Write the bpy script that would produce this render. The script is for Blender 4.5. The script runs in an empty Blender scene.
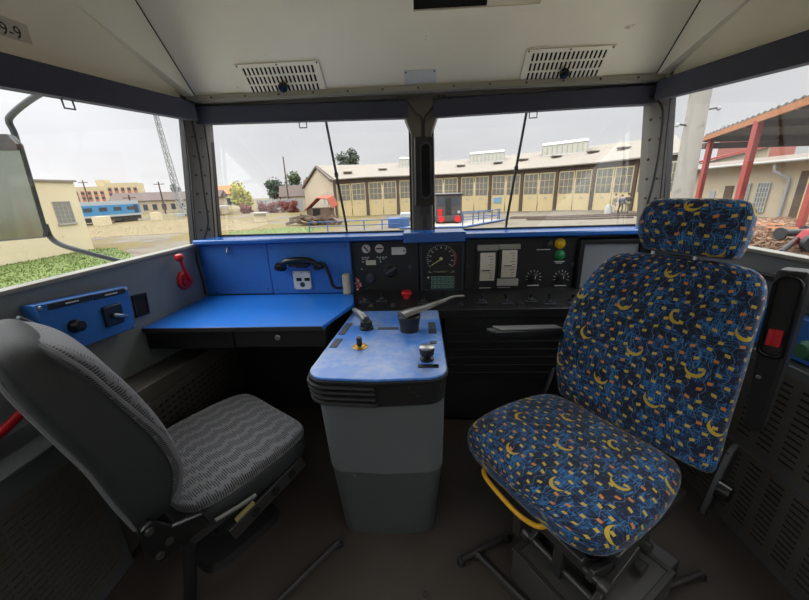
import bpy, bmesh, math, random
from mathutils import Vector, Matrix, Euler
random.seed(7)
SKY_TOP = 6.0
PI = math.pi
COL = bpy.context.scene.collection
V = Vector

def lin(c):
    return c/12.92 if c <= .04045 else ((c+.055)/1.055)**2.4
def rgb(r, g, b):
    return (lin(r/255), lin(g/255), lin(b/255), 1)

# ---------------------------------------------------------------- mesh builder
class MB:
    def __init__(s):
        s.v = []; s.f = []; s.m = []; s.uv = {}; s.mi = 0
    def add(s, vs, fs):
        o = len(s.v); s.v += [V(p) for p in vs]
        for f in fs:
            s.f.append([i+o for i in f]); s.m.append(s.mi)
        return o
    def box(s, c, d, rot=None):
        x, y, z = d[0]/2, d[1]/2, d[2]/2
        R = Euler(rot).to_matrix() if rot is not None and not isinstance(rot, Matrix) else rot
        vs = []
        for sx in (-1, 1):
            for sy in (-1, 1):
                for sz in (-1, 1):
                    p = V((sx*x, sy*y, sz*z)); p = R @ p if R is not None else p
                    vs.append(V(c)+p)
        s.add(vs, [(0,1,3,2),(4,6,7,5),(0,4,5,1),(2,3,7,6),(0,2,6,4),(1,5,7,3)])
        return s
    def bb(s, x0, x1, y0, y1, z0, z1):
        return s.box(((x0+x1)/2,(y0+y1)/2,(z0+z1)/2),(abs(x1-x0),abs(y1-y0),abs(z1-z0)))
    def ring(s, c, axis, r, n=16, rx=None):
        a = V(axis).normalized()
        t = V((0,0,1)) if abs(a.z) < .9 else V((1,0,0))
        u = a.cross(t).normalized(); w = a.cross(u)
        return [V(c)+u*(r*math.cos(2*PI*i/n))+w*((rx or r)*math.sin(2*PI*i/n)) for i in range(n)]
    def loft(s, rings, caps=True, closed=False):
        n = len(rings[0]); o = len(s.v)
        for r in rings: s.v += [V(p) for p in r]
        R = len(rings)
        for k in range(R if closed else R-1):
            for i in range(n):
                j = (i+1) % n; k2 = (k+1) % R
                s.f.append([o+k*n+i, o+k*n+j, o+k2*n+j, o+k2*n+i]); s.m.append(s.mi)
        if caps and not closed:
            s.f.append([o+i for i in range(n)][::-1]); s.m.append(s.mi)
            s.f.append([o+(R-1)*n+i for i in range(n)]); s.m.append(s.mi)
        return s
    def cyl(s, p0, p1, r0, r1=None, n=16):
        p0, p1 = V(p0), V(p1); a = p1-p0
        return s.loft([s.ring(p0, a, r0, n), s.ring(p1, a, r0 if r1 is None else r1, n)])
    def lathe(s, p, axis, prof, n=20):      # prof: list of (dist along axis, radius)
        a = V(axis).normalized()
        return s.loft([s.ring(V(p)+a*t, a, max(r, 1e-4), n) for t, r in prof])
    def tube(s, pts, r, n=8):
        pts = [V(p) for p in pts]; rings = []; up = None
        for i, p in enumerate(pts):
            d = (pts[min(i+1, len(pts)-1)]-pts[max(i-1, 0)]).normalized()
            if up is None:
                t = V((0,0,1)) if abs(d.z) < .9 else V((1,0,0)); up = d.cross(t).normalized()
            up = (up-d*up.dot(d)).normalized(); w = d.cross(up)
            rr = r[i] if isinstance(r, (list, tuple)) else r
            rings.append([p+up*(rr*math.cos(2*PI*k/n))+w*(rr*math.sin(2*PI*k/n)) for k in range(n)])
        return s.loft(rings)
    def quad(s, a, b, c, d):
        s.add([a,b,c,d], [(0,1,2,3)]); return s
    def prism(s, poly, off):                # planar polygon extruded by a vector
        off = V(off); p = [V(q) for q in poly]
        return s.loft([p, [q+off for q in p]])
    def frame(s, outer, inner, off):        # ring between two 3D quads (same count), extruded
        off = V(off); n = len(outer)
        o = [V(p) for p in outer]; i = [V(p) for p in inner]
        return s.loft([o, i, [p+off for p in i], [p+off for p in o]], closed=True)

def smoothpts(pts, k=6):                    # Catmull-Rom
    P = [V(p) for p in pts]; out = []
    for i in range(len(P)-1):
        a = P[max(i-1,0)]; b = P[i]; c = P[i+1]; d = P[min(i+2,len(P)-1)]
        for j in range(k):
            t = j/k
            out.append(.5*((2*b)+(c-a)*t+(2*a-5*b+4*c-d)*t*t+(3*b-a-3*c+d)*t**3))
    out.append(P[-1]); return out

def superring(c, ex, ey, a, b, e=3.0, n=28, dent=0):
    c, ex, ey = V(c), V(ex), V(ey); out = []
    for i in range(n):
        t = 2*PI*i/n - PI/2 + PI/n*0
        cs, sn = math.cos(t), math.sin(t)
        x = a*math.copysign(abs(cs)**(2/e), cs); y = b*math.copysign(abs(sn)**(2/e), sn)
        if dent and y > 0: y -= dent*(1-(x/a)**2)
        out.append(c+ex*x+ey*y)
    return out

INV = {}
def obj(name, mb, mat, parent=None, bevel=0, smooth=None, subsurf=0, uv=None, seg=2):
    me = bpy.data.meshes.new(name)
    vs = mb.v
    if parent is not None and parent.name in INV and not parent.get('_local'):
        M = INV[parent.name]; vs = [M @ p for p in vs]
    me.from_pydata([tuple(p) for p in vs], [], mb.f)
    mats = mat if isinstance(mat, (list, tuple)) else [mat]
    for m in mats: me.materials.append(m)
    for p, mi in zip(me.polygons, mb.m): p.material_index = mi
    bm = bmesh.new(); bm.from_mesh(me)
    bmesh.ops.recalc_face_normals(bm, faces=bm.faces); bm.to_mesh(me); bm.free()
    if uv is not None:
        l = me.uv_layers.new(name='UVMap')
        for lp in me.loops: l.data[lp.index].uv = uv[lp.vertex_index]
    o = bpy.data.objects.new(name, me); COL.objects.link(o)
    if parent is not None:
        o.parent = parent
        if parent.name in INV: INV[o.name] = INV[parent.name]
        if parent.get('_local'): o['_local'] = 1
    if bevel:
        b = o.modifiers.new('Bevel', 'BEVEL'); b.width = bevel; b.segments = seg; b.limit_method = 'ANGLE'; b.angle_limit = math.radians(35)
        b.harden_normals = False
    if subsurf:
        q = o.modifiers.new('Subdivision', 'SUBSURF'); q.levels = subsurf; q.render_levels = subsurf
    if smooth or subsurf or (smooth is None and not bevel):
        me.shade_smooth()
        if not subsurf:
            me.set_sharp_from_angle(angle=math.radians(38))
    elif bevel:
        me.shade_smooth(); me.set_sharp_from_angle(angle=math.radians(60))
    return o

def tag(o, label, cat, group=None, kind=None):
    o['label'] = label; o['category'] = cat
    if group: o['group'] = group
    if kind: o['kind'] = kind
    return o
def thing(name, label, cat, loc=(0,0,0), rotz=0, group=None, local=False):
    o = bpy.data.objects.new(name, None); COL.objects.link(o)
    o.empty_display_size = .05; o.location = loc; o.rotation_euler = (0,0,rotz)
    INV[o.name] = (Matrix.Translation(loc) @ Matrix.Rotation(rotz, 4, 'Z')).inverted()
    if local: o['_local'] = 1
    return tag(o, label, cat, group)
def struct(name, mb, mat, parent=None, **k):
    o = obj(name, mb, mat, parent, **k)
    if parent is None: o['kind'] = 'structure'
    return o
def text_part(name, body, size, loc, rot, mat, parent):
    cu = bpy.data.curves.new(name, 'FONT'); cu.body = body; cu.size = size; cu.extrude = .0004
    cu.align_x = 'CENTER'; cu.align_y = 'CENTER'
    t = bpy.data.objects.new('tmp', cu); COL.objects.link(t)
    dg = bpy.context.evaluated_depsgraph_get(); me = bpy.data.meshes.new_from_object(t.evaluated_get(dg))
    COL.objects.unlink(t); bpy.data.objects.remove(t)
    M = Matrix.Translation(loc) @ Euler(rot).to_matrix().to_4x4()
    mb = MB(); mb.v = [M @ v.co for v in me.vertices]; mb.f = [list(p.vertices) for p in me.polygons]; mb.m = [0]*len(mb.f)
    return obj(name, mb, mat, parent, smooth=False)

def each(name, pts, axis, prof, mat, parent, n=8):
    for p in pts: obj(name, MB().lathe(p, axis, prof, n), mat, parent)

# ---------------------------------------------------------------- materials
class NT:
    def __init__(s, name):
        s.mat = bpy.data.materials.new(name); s.mat.use_nodes = True
        s.t = s.mat.node_tree; s.n = s.t.nodes; s.b = s.n['Principled BSDF']
    def node(s, typ, **k):
        nd = s.n.new(typ)
        for a, b in k.items(): setattr(nd, a, b)
        return nd
    def put(s, a, sock):
        if hasattr(a, 'is_output'): s.t.links.new(a, sock)
        else: sock.default_value = a
    def m(s, op, a, b=0.0, c=0.0):
        nd = s.node('ShaderNodeMath', operation=op)
        for i, q in enumerate((a, b, c)):
            if i < len(nd.inputs): s.put(q, nd.inputs[i])
        return nd.outputs[0]
    def mix(s, fac, a, b):
        nd = s.node('ShaderNodeMix', data_type='RGBA')
        s.put(fac, nd.inputs[0]); s.put(a, nd.inputs[6]); s.put(b, nd.inputs[7])
        return nd.outputs[2]
    def noise(s, scale, vec=None, detail=3, rough=.55, dist=0):
        nd = s.node('ShaderNodeTexNoise'); nd.inputs['Scale'].default_value = scale
        nd.inputs['Detail'].default_value = detail; nd.inputs['Roughness'].default_value = rough
        nd.inputs['Distortion'].default_value = dist
        if vec is not None: s.put(vec, nd.inputs['Vector'])
        return nd.outputs[0]
    def coord(s, kind='Object'):
        return s.node('ShaderNodeTexCoord').outputs[kind]
    def xyz(s, vec):
        nd = s.node('ShaderNodeSeparateXYZ'); s.put(vec, nd.inputs[0]); return nd.outputs
    def comb(s, x, y, z=0.0):
        nd = s.node('ShaderNodeCombineXYZ')
        for i, q in enumerate((x, y, z)): s.put(q, nd.inputs[i])
        return nd.outputs[0]
    def ramp(s, fac, stops):
        nd = s.node('ShaderNodeValToRGB'); s.put(fac, nd.inputs[0]); e = nd.color_ramp.elements
        while len(e) < len(stops): e.new(.5)
        for q, (p, c) in zip(e, stops): q.position = p; q.color = c
        return nd.outputs[0]
    def bump(s, h, strength=.2, dist=.01):
        nd = s.node('ShaderNodeBump'); nd.inputs['Strength'].default_value = strength
        nd.inputs['Distance'].default_value = dist; s.put(h, nd.inputs['Height']); s.put(nd.outputs[0], s.b.inputs['Normal'])
    def base(s, c): s.put(c, s.b.inputs['Base Color'])
    def set(s, **k):
        for a, b in k.items(): s.put(b, s.b.inputs[a.replace('_', ' ')])
        return s

def plain(name, c, rough=.5, metal=0, var=.12, scale=14, bump=0, bscale=120, wear=None):
    t = NT(name); co = t.coord()
    f = t.noise(scale, co, 4)
    dark = tuple(q*(1-var) for q in c[:3])+(1,); lite = tuple(min(1, q*(1+var)) for q in c[:3])+(1,)
    col = t.mix(f, dark, lite)
    if wear:
        w = t.noise(wear[1], co, 6, .65)
        col = t.mix(t.m('MULTIPLY', t.m('GREATER_THAN', w, wear[2]), wear[3]), col, wear[0])
    t.base(col); t.set(Roughness=rough, Metallic=metal)
    if bump: t.bump(t.noise(bscale, co, 2), bump, .004)
    return t.mat

M = {}
M['ceil'] = plain('ceiling_paint', rgb(222,216,197), .34, 0, .16, 1.8, wear=(rgb(120,105,80), 9, .70, .5))
M['ceil2'] = plain('cove_paint', rgb(216,212,196), .5, 0, .12, 2.5)
M['rail'] = plain('rail_paint', rgb(140,136,124), .45)
M['wallgrey'] = plain('wall_grey', rgb(112,117,118), .5, 0, .08, 6)
M['pillar'] = plain('pillar_grey', rgb(100,97,92), .5, 0, .1, 8)
M['navy'] = plain('blind_cloth', rgb(56,59,76), .75, 0, .12, 25, .15)
M['black'] = plain('black_plastic', rgb(26,26,27), .42, 0, .15, 30)
M['blackm'] = plain('black_matte', rgb(24,24,25), .7, 0, .2, 20)
M['panelblk'] = plain('panel_black', rgb(29,29,31), .45, 0, .12, 60, .1, 500)
M['glossblk'] = plain('black_gloss', rgb(18,18,19), .22)
M['rubber'] = plain('rubber', rgb(22,22,23), .6, 0, .2, 20, wear=(rgb(92,70,58), 26, .66, .75))
M['gasket'] = plain('gasket', rgb(30,30,33), .6)
M['blue'] = plain('blue_laminate', rgb(34,120,222), .34, 0, .08, 12)
def worn_sheen_blue():  # pale scuffs, with some sky sheen put into their colour
    t = NT('blue_laminate_worn_sheen'); co = t.coord(); f = t.noise(5, co, 5, .6); g = t.noise(40, co, 3)
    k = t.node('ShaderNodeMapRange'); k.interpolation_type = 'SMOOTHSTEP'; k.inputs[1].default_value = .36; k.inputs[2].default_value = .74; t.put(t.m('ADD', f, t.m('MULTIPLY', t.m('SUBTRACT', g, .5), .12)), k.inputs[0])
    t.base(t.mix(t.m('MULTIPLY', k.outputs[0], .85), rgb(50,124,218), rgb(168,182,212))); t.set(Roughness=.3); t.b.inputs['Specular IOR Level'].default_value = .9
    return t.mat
M['blueworn_sheen'] = worn_sheen_blue()
M['ledge'] = plain('ledge_blue', rgb(34,96,178), .2, 0, .08, 12)
M['ledge'].node_tree.nodes['Principled BSDF'].inputs['Specular IOR Level'].default_value = .8
M['bluepaint'] = plain('blue_paint', rgb(50,106,182), .4, 0, .1, 18, wear=(rgb(20,45,95), 30, .68, .5))
M['grey'] = plain('pedestal_grey', rgb(92,96,98), .45, 0, .10, 7, wear=(rgb(95,72,58), 22, .72, .7))
M['greydk'] = plain('pedestal_dark', rgb(64,67,69), .5, 0, .12, 9)
M['floor'] = plain('floor_lino', rgb(54,47,41), .65, 0, .25, 5, .15, 60)
M['darkwall'] = plain('dark_wall', rgb(76,80,80), .55, 0, .15, 8)
M['heater'] = plain('heater_steel', rgb(84,80,74), .5, .2, .18, 10, wear=(rgb(86,66,44), 14, .66, .6))
M['deepblk'] = plain('void_black', rgb(9,9,9), .9)
M['white'] = plain('white_plastic', rgb(214,213,205), .4)
M['cream'] = plain('cream_plastic', rgb(205,196,165), .45)
M['metal'] = plain('bare_metal', rgb(165,165,165), .3, .9, .1, 40)
M['dkmetal'] = plain('dark_metal', rgb(72,70,70), .42, .6, .2, 30)
M['brass'] = plain('brass', rgb(176,140,72), .35, .9)
M['red'] = plain('red_paint', rgb(190,26,34), .4, 0, .12, 20)
M['yellow'] = plain('yellow_paint', rgb(222,166,34), .45, 0, .1, 30)
M['yellowlamp'] = plain('yellow_lens', rgb(236,196,24), .25)
M['greenlamp'] = plain('green_lens', rgb(38,128,76), .25)
M['greykey'] = plain('key_outline', rgb(120,160,150), .5)
M['dialtick'] = plain('dial_paint', rgb(205,205,200), .6)
M['gaugeface'] = plain('gauge_face', rgb(206,198,184), .5)
M['scuff'] = plain('worn_label', rgb(52,56,66), .5, 0, .3, 80)
M['ivory'] = plain('ivory_label', rgb(196,190,170), .5)
M['wblack'] = plain('seat_shell', rgb(40,42,44), .68, 0, .15, 14, .2, 300)
M['piping'] = plain('seat_piping', rgb(108,108,112), .55, 0, .1, 40)

def screen_mat():
    t = NT('monitor_glass_sheen'); t.base(rgb(132,136,143)); t.set(Roughness=.22); return t.mat  # pale base colour carries the reflection on the dark screen
M['screen'] = screen_mat()
def mirror_mat():
    t = NT('mirror_glass'); co = t.coord(); f = t.noise(4, co)
    t.base(t.mix(f, rgb(120,128,118), rgb(150,155,140))); t.set(Roughness=.16, Metallic=.9); return t.mat
M['mirror'] = mirror_mat()
def glass_mat():
    t = NT('window_glass'); n = t.n
    out = n['Material Output']; n.remove(t.b)
    tr = t.node('ShaderNodeBsdfTransparent'); tr.inputs[0].default_value = (.97,.98,.97,1)
    gl = t.node('ShaderNodeBsdfGlossy'); gl.inputs['Roughness'].default_value = .03
    mx = t.node('ShaderNodeMixShader')
    mx.inputs[0].default_value = .035; t.t.links.new(tr.outputs[0], mx.inputs[1]); t.t.links.new(gl.outputs[0], mx.inputs[2])
    t.t.links.new(mx.outputs[0], out.inputs[0]); return t.mat
M['glass'] = glass_mat()

def moquette_blue():
    t = NT('blue_moquette'); uv = t.coord('UV'); x, y, _ = t.xyz(uv)
    base = t.mix(t.noise(14, uv, 3), rgb(13,18,36), rgb(24,33,64))
    # scribbled strands
    w1 = t.noise(16, uv, 2, .6, 2.2)
    l1 = t.m('LESS_THAN', t.m('ABSOLUTE', t.m('SUBTRACT', w1, .5)), .013)
    st = t.node('ShaderNodeMapping'); st.inputs['Rotation'].default_value = (0,0,.9); st.inputs['Scale'].default_value = (11,95,1); t.put(uv, st.inputs[0])
    w2 = t.noise(1.0, st.outputs[0], 2, .6, .6)
    reg = t.m('GREATER_THAN', t.noise(11, uv, 2), .50)
    l2 = t.m('MULTIPLY', t.m('LESS_THAN', t.m('ABSOLUTE', t.m('SUBTRACT', w2, .5)), .024), reg)
    st3 = t.node('ShaderNodeMapping'); st3.inputs['Rotation'].default_value = (0,0,-.5); st3.inputs['Scale'].default_value = (85,10,1); t.put(uv, st3.inputs[0])
    w3 = t.noise(1.0, st3.outputs[0], 2, .6, .8)
    reg3 = t.m('GREATER_THAN', t.noise(9, t.comb(t.m('ADD', x, 3.7), y), 2), .50)
    l3 = t.m('MULTIPLY', t.m('LESS_THAN', t.m('ABSOLUTE', t.m('SUBTRACT', w3, .5)), .024), reg3)
    c = t.mix(t.m('MULTIPLY', l2, .85), base, rgb(44,112,176))
    c = t.mix(t.m('MULTIPLY', l3, .8), c, rgb(54,124,186))
    c = t.mix(t.m('MULTIPLY', l1, .35), c, rgb(60,120,165))
    # wavy strands running up the cloth
    wob = t.m('MULTIPLY', t.m('SINE', t.m('MULTIPLY', y, 105.0)), .007)
    fx = t.m('FRACT', t.m('DIVIDE', t.m('ADD', x, wob), .05))
    l4 = t.m('LESS_THAN', t.m('ABSOLUTE', t.m('SUBTRACT', fx, .5)), .022)
    c = t.mix(t.m('MULTIPLY', l4, .6), c, rgb(104,136,172))
    # small yellow and orange oblongs in staggered rows
    px, py = .052, .036
    r = t.m('DIVIDE', y, py); row = t.m('FLOOR', r)
    cx = t.m('ADD', t.m('DIVIDE', x, px), t.m('MULTIPLY', t.m('MODULO', t.m('ABSOLUTE', row), 2.0), .5)); colm = t.m('FLOOR', cx)
    wn = t.node('ShaderNodeTexWhiteNoise', noise_dimensions='2D'); t.put(t.comb(colm, row), wn.inputs['Vector'])
    j = t.xyz(wn.outputs['Color'])
    lx = t.m('ADD', t.m('SUBTRACT', t.m('FRACT', cx), .5), t.m('MULTIPLY', t.m('SUBTRACT', j[0], .5), .35))
    ly = t.m('ADD', t.m('SUBTRACT', t.m('FRACT', r), .5), t.m('MULTIPLY', t.m('SUBTRACT', j[1], .5), .25))
    ly = t.m('ADD', ly, t.m('MULTIPLY', lx, t.m('MULTIPLY', t.m('SUBTRACT', j[2], .5), 1.0)))
    sq = t.m('MULTIPLY', t.m('LESS_THAN', t.m('ABSOLUTE', lx), .15), t.m('LESS_THAN', t.m('ABSOLUTE', ly), .15))
    pick = t.m('GREATER_THAN', wn.outputs['Value'], .74)
    sqc = t.mix(pick, rgb(198,168,72), rgb(202,126,62))
    c = t.mix(sq, c, sqc)
    # crescents
    p2 = .205
    r2 = t.m('DIVIDE', t.m('ADD', y, .05), p2*.82); row2 = t.m('FLOOR', r2)
    c2 = t.m('ADD', t.m('DIVIDE', x, p2), t.m('MULTIPLY', t.m('MODULO', t.m('ABSOLUTE', row2), 2.0), .5)); col2 = t.m('FLOOR', c2)
    wn2 = t.node('ShaderNodeTexWhiteNoise', noise_dimensions='2D'); t.put(t.comb(col2, row2), wn2.inputs['Vector'])
    j2 = t.xyz(wn2.outputs['Color'])
    ax = t.m('MULTIPLY', t.m('SUBTRACT', t.m('FRACT', c2), .5), p2); ay = t.m('MULTIPLY', t.m('SUBTRACT', t.m('FRACT', r2), .5), p2*.82)
    ang = t.m('MULTIPLY', j2[0], 1.8)
    bx = t.m('SUBTRACT', ax, t.m('MULTIPLY', t.m('COSINE', ang), -.012)); by = t.m('SUBTRACT', ay, t.m('MULTIPLY', t.m('SINE', ang), .012))
    def dist(u, w): return t.m('SQRT', t.m('ADD', t.m('MULTIPLY', u, u), t.m('MULTIPLY', w, w)))
    cres = t.m('MULTIPLY', t.m('LESS_THAN', dist(ax, ay), .030), t.m('GREATER_THAN', dist(bx, by), .029))
    cres = t.m('MULTIPLY', cres, t.m('GREATER_THAN', wn2.outputs['Value'], .25))
    c = t.mix(cres, c, rgb(196,166,58))
    t.base(c); t.set(Roughness=.85)
    t.b.inputs['Sheen Weight'].default_value = .25; t.b.inputs['Sheen Roughness'].default_value = .4
    t.bump(t.noise(900, uv, 1), .25, .002)
    return t.mat
M['moqblue'] = moquette_blue()

def moquette_grey():
    t = NT('grey_moquette'); uv = t.coord('UV'); x, y, _ = t.xyz(uv)
    base = t.mix(t.noise(40, uv, 2), rgb(92,92,97), rgb(112,112,117))
    # short dark strokes across the cloth grouped into zigzag bands
    f = t.m('FRACT', t.m('DIVIDE', y, .0075)); row = t.m('FLOOR', t.m('DIVIDE', y, .0075))
    wn = t.node('ShaderNodeTexWhiteNoise', noise_dimensions='1D'); t.put(row, wn.inputs['W'])
    sh = t.m('MULTIPLY', t.m('SUBTRACT', wn.outputs['Value'], .5), .016)
    zig = t.m('MULTIPLY', t.m('PINGPONG', y, .045), .42)
    bx = t.m('FRACT', t.m('DIVIDE', t.m('ADD', t.m('ADD', x, sh), zig), .062))
    m = t.m('MULTIPLY', t.m('LESS_THAN', f, .52), t.m('LESS_THAN', bx, .60))
    c = t.mix(m, base, rgb(40,40,44))
    t.base(c); t.set(Roughness=.85); t.b.inputs['Sheen Weight'].default_value = .25
    t.bump(t.noise(900, uv, 1), .25, .002)
    return t.mat
M['moqgrey'] = moquette_grey()

M['extwhite'] = plain('weathered_white', rgb(150,150,146), .7)
# exterior: albedos scaled down to offset the brightened sky
EH, EVT = .40, .57
_rgb = rgb
def rgb(r, g, b, k=None):
    c = _rgb(r, g, b); k = EVT if k is None else k
    return (c[0]*k, c[1]*k, c[2]*k, 1)
M['cream_wall'] = plain('cream_render', rgb(240,224,188), .9, 0, .08, .6, wear=(rgb(190,170,130), .9, .66, .5))
M['hall_wall'] = plain('hall_render', rgb(208,190,165), .9, 0, .1, .4)
M['door_yel'] = plain('door_yellow', rgb(228,206,156), .8, 0, .08, .8)
M['door_pane'] = plain('dusty_panes', rgb(126,124,118), .4, 0, .45, 1.1)
M['roof_felt'] = plain('roof_felt', rgb(196,184,170,.34), .9, 0, .14, .5, wear=(rgb(150,140,130,EH), 1.6, .62, .5))
M['fascia'] = plain('fascia_brown', rgb(100,82,76), .8)
M['post_br'] = plain('post_brown', rgb(112,90,76, EH), .8)
M['skylight'] = plain('skylight_glazing', rgb(196,192,176), .6, 0, .15, 1)
M['trainblue'] = plain('train_blue', rgb(70,150,205), .5)
M['traingrey'] = plain('train_grey', rgb(190,196,200), .6)
M['darkwin'] = plain('dark_window', rgb(70,78,90), .3)
M['apart'] = plain('apartment_wall', rgb(226,210,170), .9)
M['apartpink'] = plain('apartment_panel', rgb(196,130,120), .9)
M['leaf'] = plain('leaf_green', rgb(92,106,70), .8, 0, .35, 2)
M['leafy'] = plain('leaf_yellow', rgb(196,190,70), .8, 0, .3, 2)
M['leafd'] = plain('leaf_dark', rgb(88,100,86), .8, 0, .35, 2)
M['bark'] = plain('bark', rgb(90,76,62), .9)
M['fence'] = plain('fence_grey', rgb(176,178,180), .7)
M['redleaf'] = plain('red_shrub', rgb(150,84,76), .85, 0, .3, 3)
M['redroof'] = plain('red_roof', rgb(208,98,64, EH), .8, 0, .15, 2)
M['timber'] = plain('old_timber', rgb(118,96,80), .9, 0, .3, 3)
M['rail_blue'] = plain('railing_blue', rgb(70,120,190, EH), .6)
M['concrete'] = plain('concrete', rgb(184,178,170), .9, 0, .22, 2, .2, 30, wear=(rgb(140,132,122), 3, .58, .5))
M['rust'] = plain('rusty_edge', rgb(196,130,84), .85, 0, .2, 2)
M['canopyred'] = plain('column_red', rgb(190,84,78), .7, 0, .12, 2)
M['canopydk'] = plain('canopy_underside', rgb(120,116,112), .9, 0, .2, 1)
M['whwall'] = plain('depot_wall', rgb(206,190,164), .9, 0, .1, .7)
M['whroof'] = plain('depot_roof', rgb(222,206,196), .8)
M['skin'] = plain('skin', rgb(205,160,130), .6)
M['cloth_olive'] = plain('olive_jacket', rgb(150,148,122), .9)
M['cloth_pale'] = plain('pale_trousers', rgb(200,195,185), .9)
M['cloth_blue'] = plain('blue_workwear', rgb(96,112,138), .9)
M['cloth_dark'] = plain('dark_clothes', rgb(92,86,86), .9)
M['hair'] = plain('dark_hair', rgb(50,42,38), .8)
def stripes(name, c1, c2, c3, period):
    t = NT(name); x, y, z = t.xyz(t.coord())
    row = t.m('FLOOR', t.m('DIVIDE', t.m('ADD', x, y), period))
    wn = t.node('ShaderNodeTexWhiteNoise', noise_dimensions='1D'); t.put(row, wn.inputs['W'])
    c = t.ramp(wn.outputs['Value'], [(0, c1), (.45, c2), (.8, c3)]); t.n[-1].color_ramp.interpolation = 'CONSTANT'
    t.base(c); t.set(Roughness=.7); return t.mat
M['stripwall'] = stripes('panel_cladding', rgb(176,160,140), rgb(196,200,202), rgb(186,110,96), 1.1)
def ground_mat():
    t = NT('yard_ground'); co = t.coord(); x, y, z = t.xyz(co); G = .235
    n1 = t.noise(.12, co, 5, .6); n2 = t.noise(1.5, co, 6, .75); n3 = t.noise(.35, co, 5, .65)
    dirt = t.mix(n2, rgb(178,164,142,G), rgb(226,214,196,G))
    dirt = t.mix(t.m('MULTIPLY', t.m('GREATER_THAN', n3, .54), .5), dirt, rgb(164,146,124,G))
    grass = t.mix(n2, rgb(176,158,104,G), rgb(220,198,140,G))
    g = t.m('GREATER_THAN', t.m('ADD', n1, t.m('MULTIPLY', n2, .14)), .55)
    lefty = t.m('LESS_THAN', x, -4.0)
    c = t.mix(t.m('MULTIPLY', g, lefty), dirt, grass)
    t.base(c); t.set(Roughness=.95); t.b.inputs['Specular IOR Level'].default_value = .1; return t.mat
M['ground'] = ground_mat()
M['grass'] = plain('green_grass', rgb(130,150,70, EH), .9, 0, .35, 3)
M['drygrass'] = plain('dry_grass', rgb(206,182,128,.25), .9, 0, .2, 1.2)
M['rubble'] = plain('brick_rubble', rgb(204,160,130,.36), .9, 0, .35, 3)

rgb = _rgb
# ---------------------------------------------------------------- camera
def setup_camera():
    p, yw, r = math.radians(17.9), math.radians(3.0), math.radians(1.85)
    fw = V((-math.sin(yw)*math.cos(p), math.cos(yw)*math.cos(p), -math.sin(p)))
    r0 = V((math.cos(yw), math.sin(yw), 0)); u0 = r0.cross(fw)
    rt = r0*math.cos(r)-u0*math.sin(r); up = u0*math.cos(r)+r0*math.sin(r)
    cd = bpy.data.cameras.new('camera'); cam = bpy.data.objects.new('camera', cd); COL.objects.link(cam)
    cam.matrix_world = Matrix(((rt.x,up.x,-fw.x,0),(rt.y,up.y,-fw.y,0),(rt.z,up.z,-fw.z,1.40),(0,0,0,1)))
    cd.sensor_width = 36; cd.lens = 340/809*36; cd.clip_start = .02; cd.clip_end = 2000
    bpy.context.scene.camera = cam
setup_camera()

# ================================================================= CAB SHELL
XW = 1.37
floor = MB().bb(-1.5,1.5,-.9,2.4,-.06,0); struct('floor', floor, M['floor'])

def side_wall(s, name):
    w = MB()
    x0, x1 = s*XW, s*(XW+.07)
    w.bb(x0,x1,-.9,2.25,-.06,1.122)                                 # below the sill
    w.bb(x0,x1,-.9,.35,1.122,2.35)                                   # behind the side window
    top = [(2.27,1.815),(2.27,1.96),(2.2,1.96),(1.86,2.085),(1.59,2.16),(1.2,2.235),(.35,2.33),(.35,1.74)]
    w.prism([(x0,y,z) for y, z in top], (s*.07,0,0))
    return struct(name, w, M['ceil2' if False else 'wallgrey'])
# upper wall facets carry the ceiling paint, so walls are split at the window head
def side_wall2(s, name, hname):
    x0, x1 = s*XW, s*(XW+.07)
    w = MB(); w.bb(x0,x1,-.9,2.25,-.06,1.122); w.bb(x0,x1,-.9,-.4,1.122,1.75)
    struct(name, w, M['wallgrey'])
    h = MB(); top = [(2.27,1.875),(2.27,1.96),(2.2,1.96),(1.86,2.085),(1.59,2.16),(1.2,2.235),(.35,2.33),(-.9,2.33),(-.9,1.75),(.35,1.755)]
    h.prism([(x0,y,z) for y, z in top], (s*.07,0,0)); struct(hname, h, M['ceil2'])
side_wall2(-1, 'wall_left', 'trim_1'); side_wall2(1, 'wall_right', 'trim_2')

wb = MB()       # unseen rear wall added to block light, with two openings for fill
for q in ((-1.44,1.44,-.06,1.0),(-1.44,1.44,1.85,2.5),(-1.44,-1.0,1.0,1.85),(-.2,.2,1.0,1.85),(1.0,1.44,1.0,1.85)): wb.bb(q[0],q[1],-.97,-.9,q[2],q[3])
struct('wall_back', wb, M['ceil2'])
# sloped front ceiling, flat ceiling behind, coves to both sides
c = MB()
prof = [(2.22,1.945),(1.80,2.345),(1.62,2.44),(1.3,2.47),(-.9,2.47)]
pts = [V((0,y,z)) for y, z in prof]
c.loft([[(-1.30,y,z),(1.30,y,z),(1.30,y+.02,z+.04),(-1.30,y+.02,z+.04)] for y, z in prof])
struct('ceiling', c, M['ceil'], smooth=False)
for s, nm in ((-1,'trim_3'),(1,'trim_4')):
    cv = MB()
    A = [(s*1.301,y,z) for y, z in prof]
    B = [(s*XW,2.2,1.955),(s*XW,1.59,2.16),(s*XW,1.2,2.235),(s*XW,.35,2.33),(s*XW,-.9,2.33)]
    off = V((s*.02,.01,.03))
    cv.loft([[a, b, V(b)+off, V(a)+off] for a, b in zip(A, B)])
    struct(nm, cv, M['rail'] if False else M['ceil2'], smooth=False)
    sm = MB(); sm.loft([[(s*1.297,y-.001,z-.004),(s*1.304,y-.001,z-.004),(s*1.304,y+.01,z+.01),(s*1.297,y+.01,z+.01)] for y, z in prof])
    struct('trim_5' if s < 0 else 'trim_6', sm, M['gasket'], smooth=False)
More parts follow.
